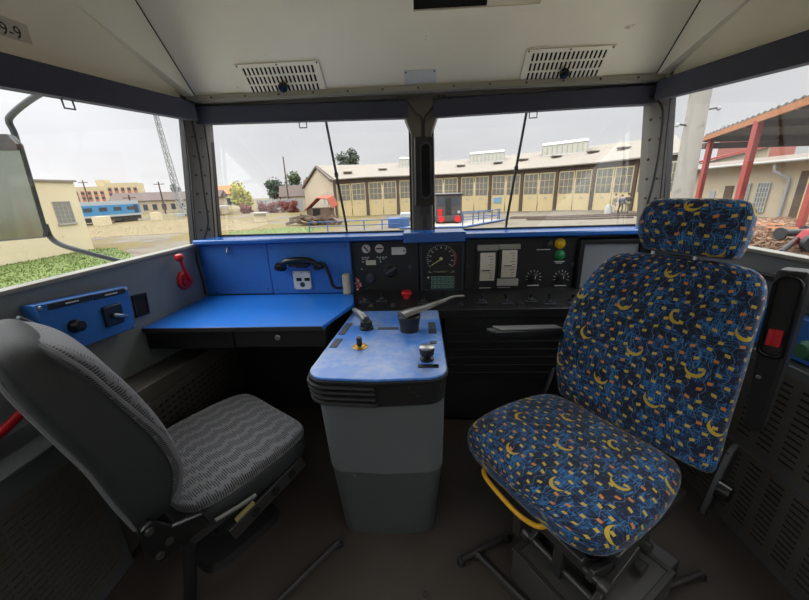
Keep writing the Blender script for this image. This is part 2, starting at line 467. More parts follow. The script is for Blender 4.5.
# rail between ceiling and windscreens
r = MB(); r.bb(-1.35,1.35,2.205,2.33,1.925,1.952); r.bb(-1.35,1.35,2.19,2.21,1.93,1.962)
rail = struct('trim_7', r, M['rail'], bevel=.004)
each('bolt', [(-1.2+i*.2,2.19,1.946) for i in range(13)], (0,-1,0), [(0,.006),(.003,.006),(.005,.003)], M['dkmetal'], rail)

# front wall: header, posts and the raked windscreens
def fw_y(z): return 2.17+(z-1.15)*.13/.66
def fpt(x, z, dy=0): return V((x, fw_y(z)+dy, z))
f = MB()
f.prism([fpt(-1.42,1.835),fpt(1.42,1.835),fpt(1.42,1.97),fpt(-1.42,1.97)],(0,.06,0))
f.bb(-1.42,1.42,2.165,2.235,-.06,1.14)
struct('wall_front', f, M['pillar'])
p = MB()   # centre post
p.loft([[fpt(-.045,1.12,-.05),fpt(.075,1.12,-.05),fpt(.085,1.12,.06),fpt(-.052,1.12,.06)],
        [fpt(-.045,1.72,-.05),fpt(.075,1.72,-.05),fpt(.085,1.72,.06),fpt(-.052,1.72,.06)],
        [fpt(-.075,1.80,-.05),fpt(.105,1.80,-.05),fpt(.115,1.80,.06),fpt(-.085,1.80,.06)],
        [fpt(-.13,1.94,-.05),fpt(.16,1.94,-.05),fpt(.16,1.94,.06),fpt(-.13,1.94,.06)]])
cp = struct('trim_8', p, M['pillar'], bevel=.006)
for s, nm in ((-1,'trim_9'),(1,'trim_10')):      # corner posts
    q = MB(); ci = 1.318 if s < 0 else 1.350
    q.loft([[(s*XW,2.02,1.10),(s*ci,2.15,1.10),(s*ci,2.22,1.10),(s*1.44,2.22,1.10),(s*1.44,2.135,1.10)],
            [(s*XW,2.15,1.84),(s*(ci-.006),2.28,1.84),(s*(ci-.006),2.35,1.84),(s*1.44,2.35,1.84),(s*1.44,2.27,1.84)],
            [(s*XW,2.17,1.97),(s*(ci-.006),2.30,1.97),(s*(ci-.006),2.37,1.97),(s*1.44,2.37,1.97),(s*1.44,2.29,1.97)]])
    o = struct(nm, q, M['pillar'], smooth=False)
    for k in range(6):
        t = .14+k*.145
        for fr in (.3, .72):
            obj('bolt', MB().lathe((s*(XW-.05*fr-.005),2.02+.13*fr+t*.135,1.10+t*.74),(-s*.9,-.4,0),[(-.002,.008),(.003,.008),(.006,.004)],8), M['dkmetal'], o)

# windows: rubber frame + pane
def window(n, quad, inset, off):
    q = [V(p) for p in quad]; cen = sum(q, V())/4
    inn = [p+(cen-p).normalized()*inset*1.4 for p in q]
    o = struct('window_%d' % n, MB().frame(q, inn, off), M['gasket'], smooth=False)
    g = MB(); h = V(off)*.4; g.loft([[p+h for p in q], [p+h+V(off)*.12 for p in q]])
    obj('glass_pane', g, M['glass'], o, smooth=False)
    return o
for n_, x0, x1 in ((5,-1.0,-.2),(6,.2,1.0)): window(n_, [(x0,-.95,1.0),(x1,-.95,1.0),(x1,-.95,1.85),(x0,-.95,1.85)], .02, (0,.035,0))  # added unseen rear windows that let fill daylight in
window(1, [fpt(-1.33,1.14,.015),fpt(-.045,1.14,.015),fpt(-.045,1.85,.015),fpt(-1.33,1.85,.015)], .014, (0,.035,0))
window(2, [fpt(.075,1.14,.015),fpt(1.374,1.14,.015),fpt(1.374,1.85,.015),fpt(.075,1.85,.015)], .014, (0,.035,0))
for s, n in ((-1,3),(1,4)):
    window(n, [(s*(XW+.02),-.4,1.115),(s*(XW+.02),2.06,1.115),(s*(XW+.02),2.215,1.89),(s*(XW+.02),-.4,1.765)], .014, (s*.03,0,0))
    sl = MB(); sl.bb(s*(XW-.012),s*(XW+.03),-.4,2.04,1.112,1.128)
    struct('trim_%d' % (11 if s < 0 else 12), sl, M['rail'], bevel=.003)

# ---------------------------------------------------------------- sun blinds over the windows
def blind(a, b, h, d, label, hook_t, drop, rec):
    a, b = V(a), V(b); ax = (b-a).normalized(); L = (b-a).length
    side = ax.cross(V((0,0,1))).normalized(); up = side.cross(ax)
    R = Matrix((ax, side, up)).transposed()
    t = thing('roller_blind', label, 'roller blind', tuple(a), 0, 'roller blinds above the cab windows')
    m = MB()
    ring = [(d/2,-h/2),(d/2,h/2-.01),(d/2-.01,h/2),(-d/2+.012,h/2),(-d/2,h/2-.012),(-d/2,-h/2+.03),(-d/2+.008,-h/2+.026),(-d/2+.008,-h/2)]
    m.loft([[p+side*u*rec+up*w for u, w in ring] for p in (a, b)])
    obj('housing', m, M['navy'], t, smooth=False)
    r = MB(); r.tube([a-up*(h/2-.009)+ax*.01, b-up*(h/2-.009)-ax*.01], .010, 10)
    obj('bottom_bar', r, M['navy'], t)
    k = MB(); c0 = a+ax*(L*hook_t)-up*(h/2-.004)
    w = .022; hh = .036
    k.tube([c0-ax*w*.4, c0-ax*w-up*.006, c0-ax*w-up*hh, c0+ax*w-up*hh, c0+ax*w-up*.006, c0+ax*w*.4], .0035, 6)
    obj('pull_loop', k, M['dkmetal'], t)
    return t
blind((-1.335,.3,1.733),(-1.335,2.19,1.880),.102,.06,'long dark roller blind above the side window with the outside mirror',.585,0,1)
blind((1.335,2.19,1.880),(1.335,.3,1.733),.102,.06,'long dark roller blind above the side window facing the red columned canopy',.85,0,1)
blind((-1.335,2.25,1.866),(-.058,2.25,1.851),.098,.06,'dark roller blind across the windscreen above the telephone and worktop',.50,0,1)
blind((.085,2.25,1.849),(1.35,2.25,1.872),.098,.06,'dark roller blind across the windscreen above the gauges and monitor',.46,0,1)

# ---------------------------------------------------------------- ceiling fittings (on the 43.6 degree slope)
CS = math.atan2(.40,.42)
def slope(x, s, out=0):      # s: distance up the slope from the front edge; out: towards the room
    dy, dz = -math.cos(CS), math.sin(CS)
    return V((x, 2.22+dy*s-math.sin(CS)*out, 1.945+dz*s-math.cos(CS)*out))
def slotted(mb, P, w, h, cols, rows, sw, sh, th, mx=.02, my=.02):
    """plate with real slots; P(u,v,out) -> point"""
    us = [0.0]; cw = (w-2*mx)/cols
    for i in range(cols): us += [mx+cw*i+(cw-sw)/2, mx+cw*i+(cw+sw)/2]
    us.append(w)
    vs = [0.0]; ch = (h-2*my)/rows
    for i in range(rows): vs += [my+ch*i+(ch-sh)/2, my+ch*i+(ch+sh)/2]
    vs.append(h)
    n = len(vs); o = len(mb.v)
    for u in us:
        for v in vs: mb.v.append(V(P(u,v,th)))
    for i in range(len(us)-1):
        for j in range(n-1):
            if i % 2 == 1 and j % 2 == 1:
                c = [P(us[i],vs[j],th),P(us[i+1],vs[j],th),P(us[i+1],vs[j+1],th),P(us[i],vs[j+1],th)]
                d = [P(us[i],vs[j],0),P(us[i+1],vs[j],0),P(us[i+1],vs[j+1],0),P(us[i],vs[j+1],0)]
                k = len(mb.v); mb.v += [V(q) for q in c+d]
                for a in range(4):
                    b = (a+1) % 4; mb.f.append([k+a,k+b,k+4+b,k+4+a]); mb.m.append(0)
            else:
                mb.f.append([o+i*n+j,o+(i+1)*n+j,o+(i+1)*n+j+1,o+i*n+j+1]); mb.m.append(0)
    cs = [P(0,0,0),P(w,0,0),P(w,h,0),P(0,h,0)]; ct = [P(0,0,th),P(w,0,th),P(w,h,th),P(0,h,th)]
    k = len(mb.v); mb.v += [V(q) for q in cs+ct]
    for a in range(4):
        b = (a+1) % 4; mb.f.append([k+a,k+b,k+4+b,k+4+a]); mb.m.append(0)
def vent(x0, x1, label):
    t = thing('ceiling_vent', label, 'vent', tuple(slope((x0+x1)/2,.1)), 0, 'slotted vents in the sloped ceiling')
    P = lambda u, v, out: slope(x0+u, .008+v, out+.002)
    m = MB(); slotted(m, P, x1-x0, .175, 17, 3, .012, .040, .006, .03, .014)
    obj('grille_plate', m, M['ceil'], t, smooth=False)
    b = MB(); b.loft([[P(.01,.01,-.001),P(x1-x0-.01,.01,-.001),P(x1-x0-.01,.165,-.001),P(.01,.165,-.001)],[P(.01,.01,.001),P(x1-x0-.01,.01,.001),P(x1-x0-.01,.165,.001),P(.01,.165,.001)]])
    obj('backing', b, M['deepblk'], t, smooth=False)
    k = MB(); k.lathe(P((x1-x0)/2,.062,.006), P(0,0,1)-P(0,0,0), [(0,.012),(.012,.012),(.015,.024),(.034,.026),(.042,.02),(.044,.004)], 16)
    obj('knob', k, M['glossblk'], t)
    each('screw', [P(u,v,.006) for u in (.012,(x1-x0)/2,x1-x0-.012) for v in (.008,.167)], P(0,0,1)-P(0,0,0), [(0,.005),(.002,.004)], M['dkmetal'], t)
vent(-.985,-.525,'slotted ceiling vent with black knob on the side over the blue worktop')
vent(.562,1.010,'slotted ceiling vent with black knob on the side over the driver seat')
t = thing('cover_plate','small square blank plate screwed to the ceiling above the centre post','cover plate',tuple(slope(.01,.06)))
P = lambda u, v, out: slope(-.075+u, .012+v, out)
m = MB(); m.loft([[P(0,0,0),P(.175,0,0),P(.175,.095,0),P(0,.095,0)],[P(0,0,.003),P(.175,0,.003),P(.175,.095,.003),P(0,.095,.003)]])
obj('plate', m, plain('plate_paint', rgb(190,192,188), .4), t, smooth=False)
each('screw', [P(u,v,.003) for u in (.01,.165) for v in (.01,.085)], P(0,0,1)-P(0,0,0), [(0,.005),(.002,.004)], M['dkmetal'], t)
t = thing('ceiling_hatch','framed ceiling hatch with dark recess at the top of the cab','hatch',tuple(slope(.27,.42)))
P = lambda u, v, out: slope(-.035+u, .352+v, out)
def pr(u0,u1,v0,v1,o0,o1):
    return [[P(u0,v0,o0),P(u1,v0,o0),P(u1,v1,o0),P(u0,v1,o0)],[P(u0,v0,o1),P(u1,v0,o1),P(u1,v1,o1),P(u0,v1,o1)]]
m = MB()
for q in ((0,.62,0,.03),(0,.62,.17,.19),(0,.02,.03,.17),(.60,.62,.03,.17)): m.loft(pr(*q,0,.02))
obj('frame', m, M['ceil'], t, smooth=False)
obj('recess_panel', MB().loft(pr(.02,.36,.03,.17,.001,.004)), M['deepblk'], t, smooth=False)
obj('cover', MB().loft(pr(.36,.60,.03,.17,.001,.012)), M['ceil'], t, smooth=False)
# number sign on the wall above the left window
t = thing('number_sign','white sticker ending in 9-9 on the wall above the window','sign',(-XW+.002,1.28,1.975))
m = MB(); m.loft([[(-XW+.001,1.08,1.915),(-XW+.001,1.375,1.934),(-XW+.001,1.375,1.992),(-XW+.001,1.08,1.975)],[(-XW+.003,1.08,1.915),(-XW+.003,1.375,1.934),(-XW+.003,1.375,1.992),(-XW+.003,1.08,1.975)]])
obj('backing', m, plain('sticker', rgb(178,174,160), .5), t, smooth=False)
text_part('lettering','9-9',.052,(-XW+.0036,1.312,1.950),(PI/2,math.radians(-4.5),PI/2),M['black'],t)

# ---------------------------------------------------------------- centre post fittings and cords
t = thing('heater_housing','black oblong housing with long slot on the centre post','housing',(.03,2.2,1.30))
m = MB(); m.loft([[fpt(-.032,1.31,-.055),fpt(.092,1.31,-.055),fpt(.085,1.31,-.115),fpt(-.025,1.31,-.115)],[fpt(-.03,1.69,-.055),fpt(.092,1.69,-.055),fpt(.085,1.69,-.115),fpt(-.023,1.69,-.115)]])
obj('body', m, M['black'], t, bevel=.006)
sl = MB()
def stad(cx, z0, z1, r, dy, n=8):
    out = [fpt(cx+r*math.cos(a), z1-r+r*math.sin(a), dy) for a in [PI*i/n for i in range(n+1)]]
    out += [fpt(cx+r*math.cos(a), z0+r+r*math.sin(a), dy) for a in [PI+PI*i/n for i in range(n+1)]]
    return out
a = stad(.038,1.345,1.665,.036,-.116); b = stad(.038,1.358,1.652,.024,-.116); off = V((0,-.008,0))
sl.loft([a,b,[p+off for p in b],[p+off for p in a]], closed=True)
obj('slot_rim', sl, M['scuff'], t)
obj('slot', MB().prism(stad(.038,1.358,1.652,.024,-.1155),(0,-.002,0)), M['deepblk'], t, smooth=False)
obj('bracket', MB().bb(.0,.06,2.12,2.165,1.25,1.31).bb(.015,.045,2.10,2.15,1.17,1.26), M['dkmetal'], t, bevel=.004)
def cord(label, pts, r=.006, nm='cord'):
    o = obj(nm, MB().tube(smoothpts(pts), r, 8), M['black']); tag(o, label, 'cord', 'black cords on the window posts'); return o
cord('forked black cord running down the top of the centre post', [(-.07,2.215,1.90),(-.02,2.235,1.83),(.02,2.222,1.79),(.022,2.21,1.69)], .006)
cord('short black cord joining the fork on the centre post', [(.125,2.215,1.91),(.07,2.235,1.84),(.032,2.222,1.79),(.032,2.21,1.69)], .006)
for i, lb in enumerate(('thin black blind cord close to the mirror side window','black cord crossing the corner post beside the blue worktop','thin black blind cord along the windscreen edge of the corner post')):
    x0 = (-1.355,-1.335,-1.295)[i]
    cord(lb, [(x0,2.13+.05*i,1.83),(x0+(.0,.015,.005)[i],2.11+.045*i,1.6),(x0+(.005,.03,.008)[i],2.06+.045*i,1.4),(x0+(.0,.035,.004)[i],2.035+.045*i,1.25),(x0+.002,2.015+.045*i,1.152)], (.004,.006,.004)[i])
cord('doubled black cord hanging on the corner post beside the driver headrest', [(1.30,2.22,1.86),(1.325,2.14,1.78),(1.335,2.12,1.62),(1.32,2.09,1.42),(1.30,2.08,1.26),(1.29,2.07,1.16)], .007)
cord('thin black cord nearest the canopy window on the corner post', [(1.345,2.12,1.86),(1.35,2.10,1.62),(1.352,2.07,1.4),(1.35,2.04,1.2)], .004)

# ================================================================= DASHBOARD
# blue ledge under the windscreens
led = MB()
led.loft([[(-1.365,y,z),(1.365,y,z),(1.365,y+.0,z-.002),(-1.365,y,z-.002)] for y, z in ()] ) if False else None
led.bb(-1.365,-.10,1.985,2.175,1.122,1.152); led.bb(.26,1.365,1.985,2.175,1.122,1.152); led.bb(-.10,.26,2.02,2.175,1.125,1.15)
t = thing('dashboard_ledge','blue ledge running under both windscreens','ledge',(0,2.05,1.12))
obj('ledge_board', led, M['ledge'], t, bevel=.008)
obj('centre_cover', MB().bb(-.10,.26,1.965,2.13,1.108,1.166), M['ledge'], t, bevel=.006)
obj('back_lip', MB().bb(-1.30,-.06,2.15,2.17,1.15,1.162).bb(.1,1.30,2.15,2.17,1.15,1.162), M['gasket'], t, bevel=.003)

# blue back panels over the worktop
for x0, x1, lb in ((-1.365,-.938,'blue upright panel over the worktop at the wall end'),(-.932,-.425,'blue upright panel behind the telephone handset')):
    t = thing('back_panel', lb, 'panel', ((x0+x1)/2,2.05,.8), 0, 'blue panels behind the worktop')
    obj('board', MB().bb(x0,x1,2.03 if x0 < -1 else 2.022,2.166,.8,1.118), M['bluepaint'], t, bevel=.003)
    each('screw', [(x,2.03 if x0 < -1 else 2.022,zz) for x in (x0+.03 if x0 > -1 else x0+.1, x1-.03) for zz in (1.09,.83)], (0,-1,0), [(0,.005),(.003,.004)], M['dkmetal'], t)
t = thing('coat_hook','small metal hook under the ledge at the wall end','hook',(-1.17,2.03,1.08))
obj('hook', MB().tube([(-1.17,2.035,1.10),(-1.17,2.01,1.095),(-1.17,2.0,1.075),(-1.17,2.01,1.062)],.006,8), M['metal'], t)

# worktop on the assistant's side
t = thing('worktop','bright blue worktop with black drawer front beneath it','worktop',(-.9,1.75,.7))
obj('top', MB().prism([(-1.365,1.48,.778),(-.475,1.48,.778),(-.385,1.80,.778),(-.385,1.83,.778),(-.425,2.02,.778),(-1.365,2.02,.778)],(0,0,.02)), M['blue'], t, bevel=.004)
obj('edge_strip', MB().bb(-1.365,-.475,1.476,1.482,.776,.797), M['dkmetal'], t, bevel=.001)
obj('apron', MB().bb(-1.365,-.925,1.49,1.53,.68,.778), M['black'], t, bevel=.004)
d = obj('drawer', MB().bb(-.917,-.465,1.487,1.60,.685,.775), M['black'], t, bevel=.004)
obj('lock', MB().lathe((-.70,1.487,.738),(0,-1,0),[(0,.014),(.004,.014),(.006,.009),(.003,.008),(.003,.001)],16), M['metal'], d)

# telephone handset with cord
t = thing('telephone_handset','black telephone handset on the blue panel above the white socket','telephone',(-.72,2.0,1.0))
hp = smoothpts([(-.835,1.965,.985),(-.80,1.955,1.018),(-.72,1.952,1.028),(-.65,1.955,1.018),(-.615,1.965,.985)],6)
obj('handle', MB().tube(hp, .018, 12), M['glossblk'], t)
for x, nm in ((-.84,'earpiece'),(-.612,'mouthpiece')):
    sx = -1 if x < -.7 else 1
    obj(nm, MB().lathe((x-.004*sx,1.968,1.008),(sx*.25,.1,-1),[(0,.016),(.008,.03),(.03,.037),(.04,.034),(.043,.02)],18), M['glossblk'], t)
obj('cradle', MB().bb(-.79,-.665,1.955,2.022,.985,1.005).bb(-.76,-.69,1.99,2.022,.97,1.03), M['black'], t, bevel=.004)
cp = []
base = smoothpts([(-.60,1.975,.985),(-.57,1.95,1.0),(-.545,1.945,.94),(-.53,1.95,.87),(-.50,1.97,.845),(-.462,2.0,.85)],10)
for i, pnt in enumerate(base):
    for k in range(5):
        a = 2*PI*k/5; q = base[min(i+1,len(base)-1)]; w = pnt.lerp(q, k/5)
        cp.append(w+V((.0085*math.cos(a),.0085*math.sin(a),.004*math.sin(a))))
obj('coiled_cord', MB().tube(cp,.0032,5), M['black'], t)
t = thing('power_socket','white square socket plate on the blue panel below the handset','socket',(-.735,2.02,.83))
obj('plate', MB().bb(-.79,-.68,2.008,2.022,.83,.945), M['white'], t, bevel=.004)
for x in (-.765,-.715):
    obj('socket_hole', MB().bb(x-.004,x+.028,2.004,2.009,.885,.905), M['deepblk'], t, bevel=.001)
obj('earth_hole', MB().lathe((-.735,2.009,.862),(0,-1,0),[(0,.016),(.003,.016),(.003,.012)],14), M['dkmetal'], t)
each('screw', [(x,2.008,zz) for x, zz in ((-.782,.838),(-.688,.838),(-.782,.937),(-.688,.937),(-.735,.937))], (0,-1,0), [(0,.004),(.002,.003)], M['dkmetal'], t)
t = thing('junction_box','small cream junction box between handset cord and black panel','box',(-.455,2.0,.8))
obj('body', MB().bb(-.478,-.438,1.975,2.022,.80,.925), M['cream'], t, bevel=.005)
obj('lid', MB().bb(-.472,-.444,1.968,1.976,.812,.913), M['cream'], t, bevel=.004)

# --- black instrument panel
YP = 2.05
t = thing('instrument_panel','black instrument panel with two slotted keys and a white tag','instrument panel',(-.22,YP,.8))
obj('face_plate', MB().bb(-.425,-.012,YP,YP+.116,.79,1.11), M['panelblk'], t, bevel=.003)
for x, a in ((-.331,-.7),(-.25,1.57)):
    k = obj('key_switch', MB().lathe((x,YP,1.068),(0,-1,0),[(0,.026),(.004,.026),(.006,.021)],20), M['gaugeface'], t)
    R = Matrix.Rotation(a,3,'Y'); obj('slot', MB().box((x,YP-.007,1.068),(.008,.006,.04),R), M['black'], k, bevel=.001)
m = MB(); m.prism([(-.176,YP,1.028),(-.10,YP,1.028),(-.088,YP,1.04),(-.088,YP,1.062),(-.10,YP,1.074),(-.176,YP,1.074)],(0,-.004,0))
wt = obj('white_tag', m, M['white'], t, smooth=False); obj('hole', MB().lathe((-.1,YP-.004,1.051),(0,-1,0),[(0,.005),(.001,.005)],8), M['black'], wt)
m = MB()
for x in (-.355,-.338,-.321,-.265,-.247,-.229,-.212): m.bb(x-.006,x+.006,YP-.0015,YP,1.012,1.017)
for x in (-.352,-.33,-.25,-.226): m.bb(x-.008,x+.006,YP-.0015,YP,1.002,1.006)
m.bb(-.362,-.350,YP-.0015,YP,.985,.99); m.bb(-.25,-.243,YP-.0015,YP,.982,.994); m.bb(-.372,-.36,YP-.0015,YP,.94,.944)
obj('engraved_marks', m, M['dialtick'], t, smooth=False)
obj('counter_window', MB().bb(-.337,-.275,YP-.006,YP,.968,.998), M['ivory'], t, bevel=.002)
k = obj('rotary_switch', MB().lathe((-.19,YP,.93),(0,-1,0),[(0,.045),(.006,.045),(.01,.03),(.02,.026)],22), M['black'], t)
obj('pointer', MB().box((-.183,YP-.028,.934),(.075,.02,.018),(0,-.6,0)), M['scuff'], k, bevel=.004)
obj('dial_knob', MB().lathe((-.313,YP,.885),(0,-1,0),[(0,.03),(.012,.03),(.016,.025),(.026,.022),(.027,.002)],20), M['scuff'], t)
obj('handle_loop', MB().tube([(-.345,YP,.808),(-.345,YP-.012,.820),(-.325,YP-.015,.825),(-.305,YP-.015,.825),(-.288,YP-.012,.82),(-.288,YP,.808)],.004,6), M['scuff'], t)
obj('indicator', MB().lathe((-.064,YP,.95),(0,-1,0),[(0,.014),(.004,.014),(.008,.009)],12), M['dkmetal'], t)
m = MB()
for cx, cz, r in ((-.396,.872,.011),(-.408,.852,.008),(-.388,.85,.012),(-.396,.832,.012),(-.402,.815,.009),(-.382,.838,.008),(-.404,.884,.006)):
    m.lathe((cx,YP,cz),(0,-1,0),[(0,r),(.001+r*.05,r)],12)
obj('red_sticker', m, plain('red_white_print', rgb(205,70,66), .5, 0, .1, 20, wear=(rgb(238,225,215), 55, .5, .95)), t, smooth=False)

# --- speedometer unit
t = thing('speedometer','square black speedometer unit with round dial and keypad','speedometer',(.128,YP,.79))
obj('housing', MB().bb(-.008,.265,YP-.012,YP+.04,.79,1.10), M['black'], t, bevel=.004)
m = MB(); a = [(.0,YP-.012,.80),(.257,YP-.012,.80),(.257,YP-.012,1.092),(.0,YP-.012,1.092)]; b = [(.008,YP-.012,.808),(.249,YP-.012,.808),(.249,YP-.012,1.084),(.008,YP-.012,1.084)]
m.frame(a,b,(0,-.006,0)); obj('bezel', m, M['scuff'], t, smooth=False)
dx, dz, dr = .122, 1.000, .100
dial = obj('dial', MB().lathe((dx,YP-.012,dz),(0,-1,0),[(0,dr),(.006,dr),(.008,dr-.006),(.004,dr-.008),(.004,.001)],40), plain('dial_black', rgb(34,34,36), .5), t)
m = MB()
for i in range(31):
    a = math.radians(215-250*i/30); l = .016 if i % 3 == 0 else .008
    r = dr-.013; m.box((dx+math.cos(a)*(r-l/2),YP-.0168,dz+math.sin(a)*(r-l/2)),(l,.001,.0026),Matrix.Rotation(-a,3,'Y'))
for i in range(11):
    a = math.radians(215-25*i); r = dr-.035
    m.bb(dx+math.cos(a)*r-.0035,dx+math.cos(a)*r+.0035,YP-.0172,YP-.0162,dz+math.sin(a)*r-.003,dz+math.sin(a)*r+.003)
obj('tick_marks', m, M['dialtick'], dial, smooth=False)
m = MB()
for i in range(9):
    a = math.radians(28-7*i); r = dr-.010
    m.box((dx+math.cos(a)*r,YP-.0168,dz+math.sin(a)*r),(.006,.001,.01),Matrix.Rotation(-a,3,'Y'))
obj('red_zone', m, M['red'], dial, smooth=False)
a = math.radians(212); m = MB(); m.box((dx+math.cos(a)*.026,YP-.019,dz+math.sin(a)*.03-.0),(.075,.002,.005),Matrix.Rotation(-a,3,'Y')); m.lathe((dx,YP-.016,dz),(0,-1,0),[(0,.01),(.006,.009)],12)
obj('needle', m, plain('needle', rgb(214,206,150), .5), dial, smooth=False)
obj('display_strip', MB().bb(.045,.205,YP-.016,YP-.011,.912,.926), M['ivory'] if False else plain('lcd_strip', rgb(110,108,96), .4), t, bevel=.001)
for r in range(3):
    for cc in range(6):
        x = .062+cc*.024; z = .89-r*.027
        kk = MB(); kk.frame([(x,YP-.012,z-.021),(x+.021,YP-.012,z-.021),(x+.021,YP-.012,z),(x,YP-.012,z)],[(x+.003,YP-.012,z-.018),(x+.018,YP-.012,z-.018),(x+.018,YP-.012,z-.003),(x+.003,YP-.012,z-.003)],(0,-.003,0))
        kk.bb(x+.007,x+.014,YP-.0155,YP-.013,z-.012,z-.009); kk.mi = 1; kk.bb(x+.003,x+.018,YP-.014,YP-.012,z-.018,z-.003)
        obj('key', kk, [M['greykey'],M['black']], t, smooth=False)
obj('warning_lamp', MB().lathe((.044,YP-.012,.884),(0,-1,0),[(0,.006),(.004,.005)],10), M['white'], t)

# --- right instrument panel
t = thing('gauge_panel','black panel with yellow and green lamps and two knobs','instrument panel',(.6,YP,.79))
obj('face_plate', MB().bb(.268,.925,YP,YP+.116,.785,1.11), M['panelblk'], t, bevel=.003)
for x, z, mt, lb in ((.822,1.072,'yellowlamp','yellow lamp'),(.828,1.003,'greenlamp','green lamp'),(.755,1.074,'scuff','dark unlit lamp')):
    r = .027 if mt != 'scuff' else .022
    o = obj('indicator_lamp', MB().lathe((x,YP,z),(0,-1,0),[(0,r+.004),(.005,r+.004),(.006,r),(.014,r*.9),(.02,r*.6),(.023,.003)],20), M[mt], t); o['label'] = lb
for x, z in ((.686,.868),(.852,.864)):
    k = obj('dial_knob', MB().lathe((x,YP,z),(0,-1,0),[(0,.03),(.01,.028),(.014,.02),(.032,.018),(.033,.001)],18), M['black'], t)
    m = MB()
    for i in range(9):
        a = math.radians(-20+27*i); m.box((x+math.cos(a)*.042,YP-.001,z+math.sin(a)*.042),(.012,.002,.003),Matrix.Rotation(-a,3,'Y'))
    m.bb(x-.035,x+.035,YP-.0015,YP,z-.052,z-.047); m.bb(x-.002,x+.002,YP-.034,YP-.033,z,z+.016)
    obj('scale_marks', m, M['dialtick'], k, smooth=False)
m = MB(); m.bb(.69,.77,YP-.0015,YP,1.036,1.041); m.bb(.80,.86,YP-.0015,YP,.962,.967); m.bb(.81,.85,YP-.0015,YP,.953,.957)
m.bb(.36,.43,YP-.0015,YP,.806,.810); m.bb(.47,.55,YP-.0015,YP,.806,.810)
obj('engraved_marks', m, M['dialtick'], t, smooth=False)
for x, z in ((.907,.942),(.285,.946)):
    obj('plug', MB().lathe((x,YP,z),(0,-1,0),[(0,.014),(.004,.013),(.006,.006)],12), M['scuff'], t)
for x0, lb in ((.335,'pressure gauge with tall cream scale beside the speedometer unit'),(.462,'pressure gauge with tall curved scale nearer the yellow lamp')):
    t = thing('pressure_gauge', lb, 'gauge', (x0+.06,YP,.83), 0, 'tall paired pressure gauges')
    up = x0 < .4
    obj('case', MB().bb(x0,x0+.122,YP-.03,YP+.0,.832,1.072), M['black'], t, bevel=.003)
    m = MB(); z0, z1 = (1.045,1.08) if up else (.828,.872)
    m.bb(x0-.002,x0+.124,YP-.036,YP-.01,z0,z1)
    if not up: obj('grey_band', MB().bb(x0-.002,x0+.124,YP-.034,YP-.01,1.05,1.08), plain('grey_band', rgb(150,148,142), .5), t, bevel=.003)
    obj('grey_band', m, plain('grey_band', rgb(150,148,142), .5), t, bevel=.003)
    m = MB(); n = 8; cx = x0+.064; prof = []
    for i in range(n+1):
        zz = .862+(.17)*i/n if up else .88+.165*i/n
        bulge = .012*math.sin(PI*i/n)
        prof.append([(cx-.045,YP-.032-bulge,zz),(cx+.042,YP-.032-bulge,zz),(cx+.042,YP-.028,zz),(cx-.045,YP-.028,zz)])
    f0 = obj('scale_face', m.loft(prof), M['gaugeface'], t)
    m = MB()
    for i in range(1,10):
        zz = (.862 if up else .88)+.0165*i; bl = .012*math.sin(PI*(i*.0165)/.168)
        m.bb(cx+(.012 if i % 3 else .0),cx+.03,YP-.0338-bl,YP-.033-bl,zz-.0014,zz+.0014)
    obj('tick_marks', m, M['black'], f0, smooth=False)
    obj('needle', MB().bb(cx-.036,cx+.012,YP-.049,YP-.045,.925 if up else .952,.931 if up else .957), M['black'], f0, bevel=.001)

t = thing('monitor','black framed monitor behind the driver seat at the dashboard end','monitor',(1.1,YP,.79))
obj('screen', MB().bb(.955,1.275,YP-.012,YP,.80,1.075), M['screen'], t, smooth=False)
m = MB(); m.frame([(.93,YP,.785),(1.30,YP,.785),(1.30,YP,1.095),(.93,YP,1.095)],[(.957,YP,.805),(1.272,YP,.805),(1.272,YP,1.07),(.957,YP,1.07)],(0,-.03,0))
m.bb(.93,1.30,YP,YP+.04,.785,1.095)
obj('bezel', m, M['black'], t, bevel=.004)
t = thing('side_filler','black end panel between the monitor and the side wall','panel',(1.335,YP,.8))
obj('board', MB().bb(1.305,1.365,YP-.01,YP+.04,.78,1.11), M['blackm'], t, bevel=.003)

# --- switch shelf in front of the instruments
t = thing('switch_shelf','black sloping shelf carrying a row of toggle switches','switch shelf',(.4,1.92,.7))
obj('shelf', MB().prism([(-.425,2.05,.805),(-.425,2.05,.77),(-.425,1.80,.70),(-.425,1.795,.758)],(1.79,0,0)), M['panelblk'], t, bevel=.004)
def shz(y): return .758+(y-1.795)*.047/.255
def toggle(x, y, h=.03, tilt=0):
    z = shz(y)
    k = obj('toggle_switch', MB().lathe((x,y,z-.002),(0,0,1),[(0,.024),(.008,.024),(.011,.016),(.02,.012)],14).cyl((x,y,z+.015),(x+tilt,y-.006,z+.015+h),.006,.008,8), M['black'], t)
    obj('switch_plate', MB().bb(x-.032,x+.032,y-.036,y+.03,z-.003,z+.003), M['scuff'], k, bevel=.002)
for i, x in enumerate((-.335,-.235,.01,.13,.345,.484,.625,.72,.85,.97,1.1)):
    toggle(x, (1.91,1.92,1.885,1.90,1.885,1.875,1.89,1.86,1.87,1.89,1.90)[i], (.03,.035,.025,.04)[i % 4], (.006,-.008,.004,-.004)[i % 4])
for x in (-.29,-.16,.22,.56,.9):
    obj('push_button', MB().lathe((x,1.85,shz(1.85)-.002),(0,0,1),[(0,.018),(.01,.018),(.012,.012),(.018,.011)],14), M['dkmetal'], t)
o = obj('emergency_button', MB().lathe((-.088,1.945,shz(1.945)-.002),(0,0,1),[(0,.02),(.02,.018),(.022,.031),(.036,.032),(.044,.026),(.047,.004)],20), M['red'], t); o['label'] = 'red mushroom button'
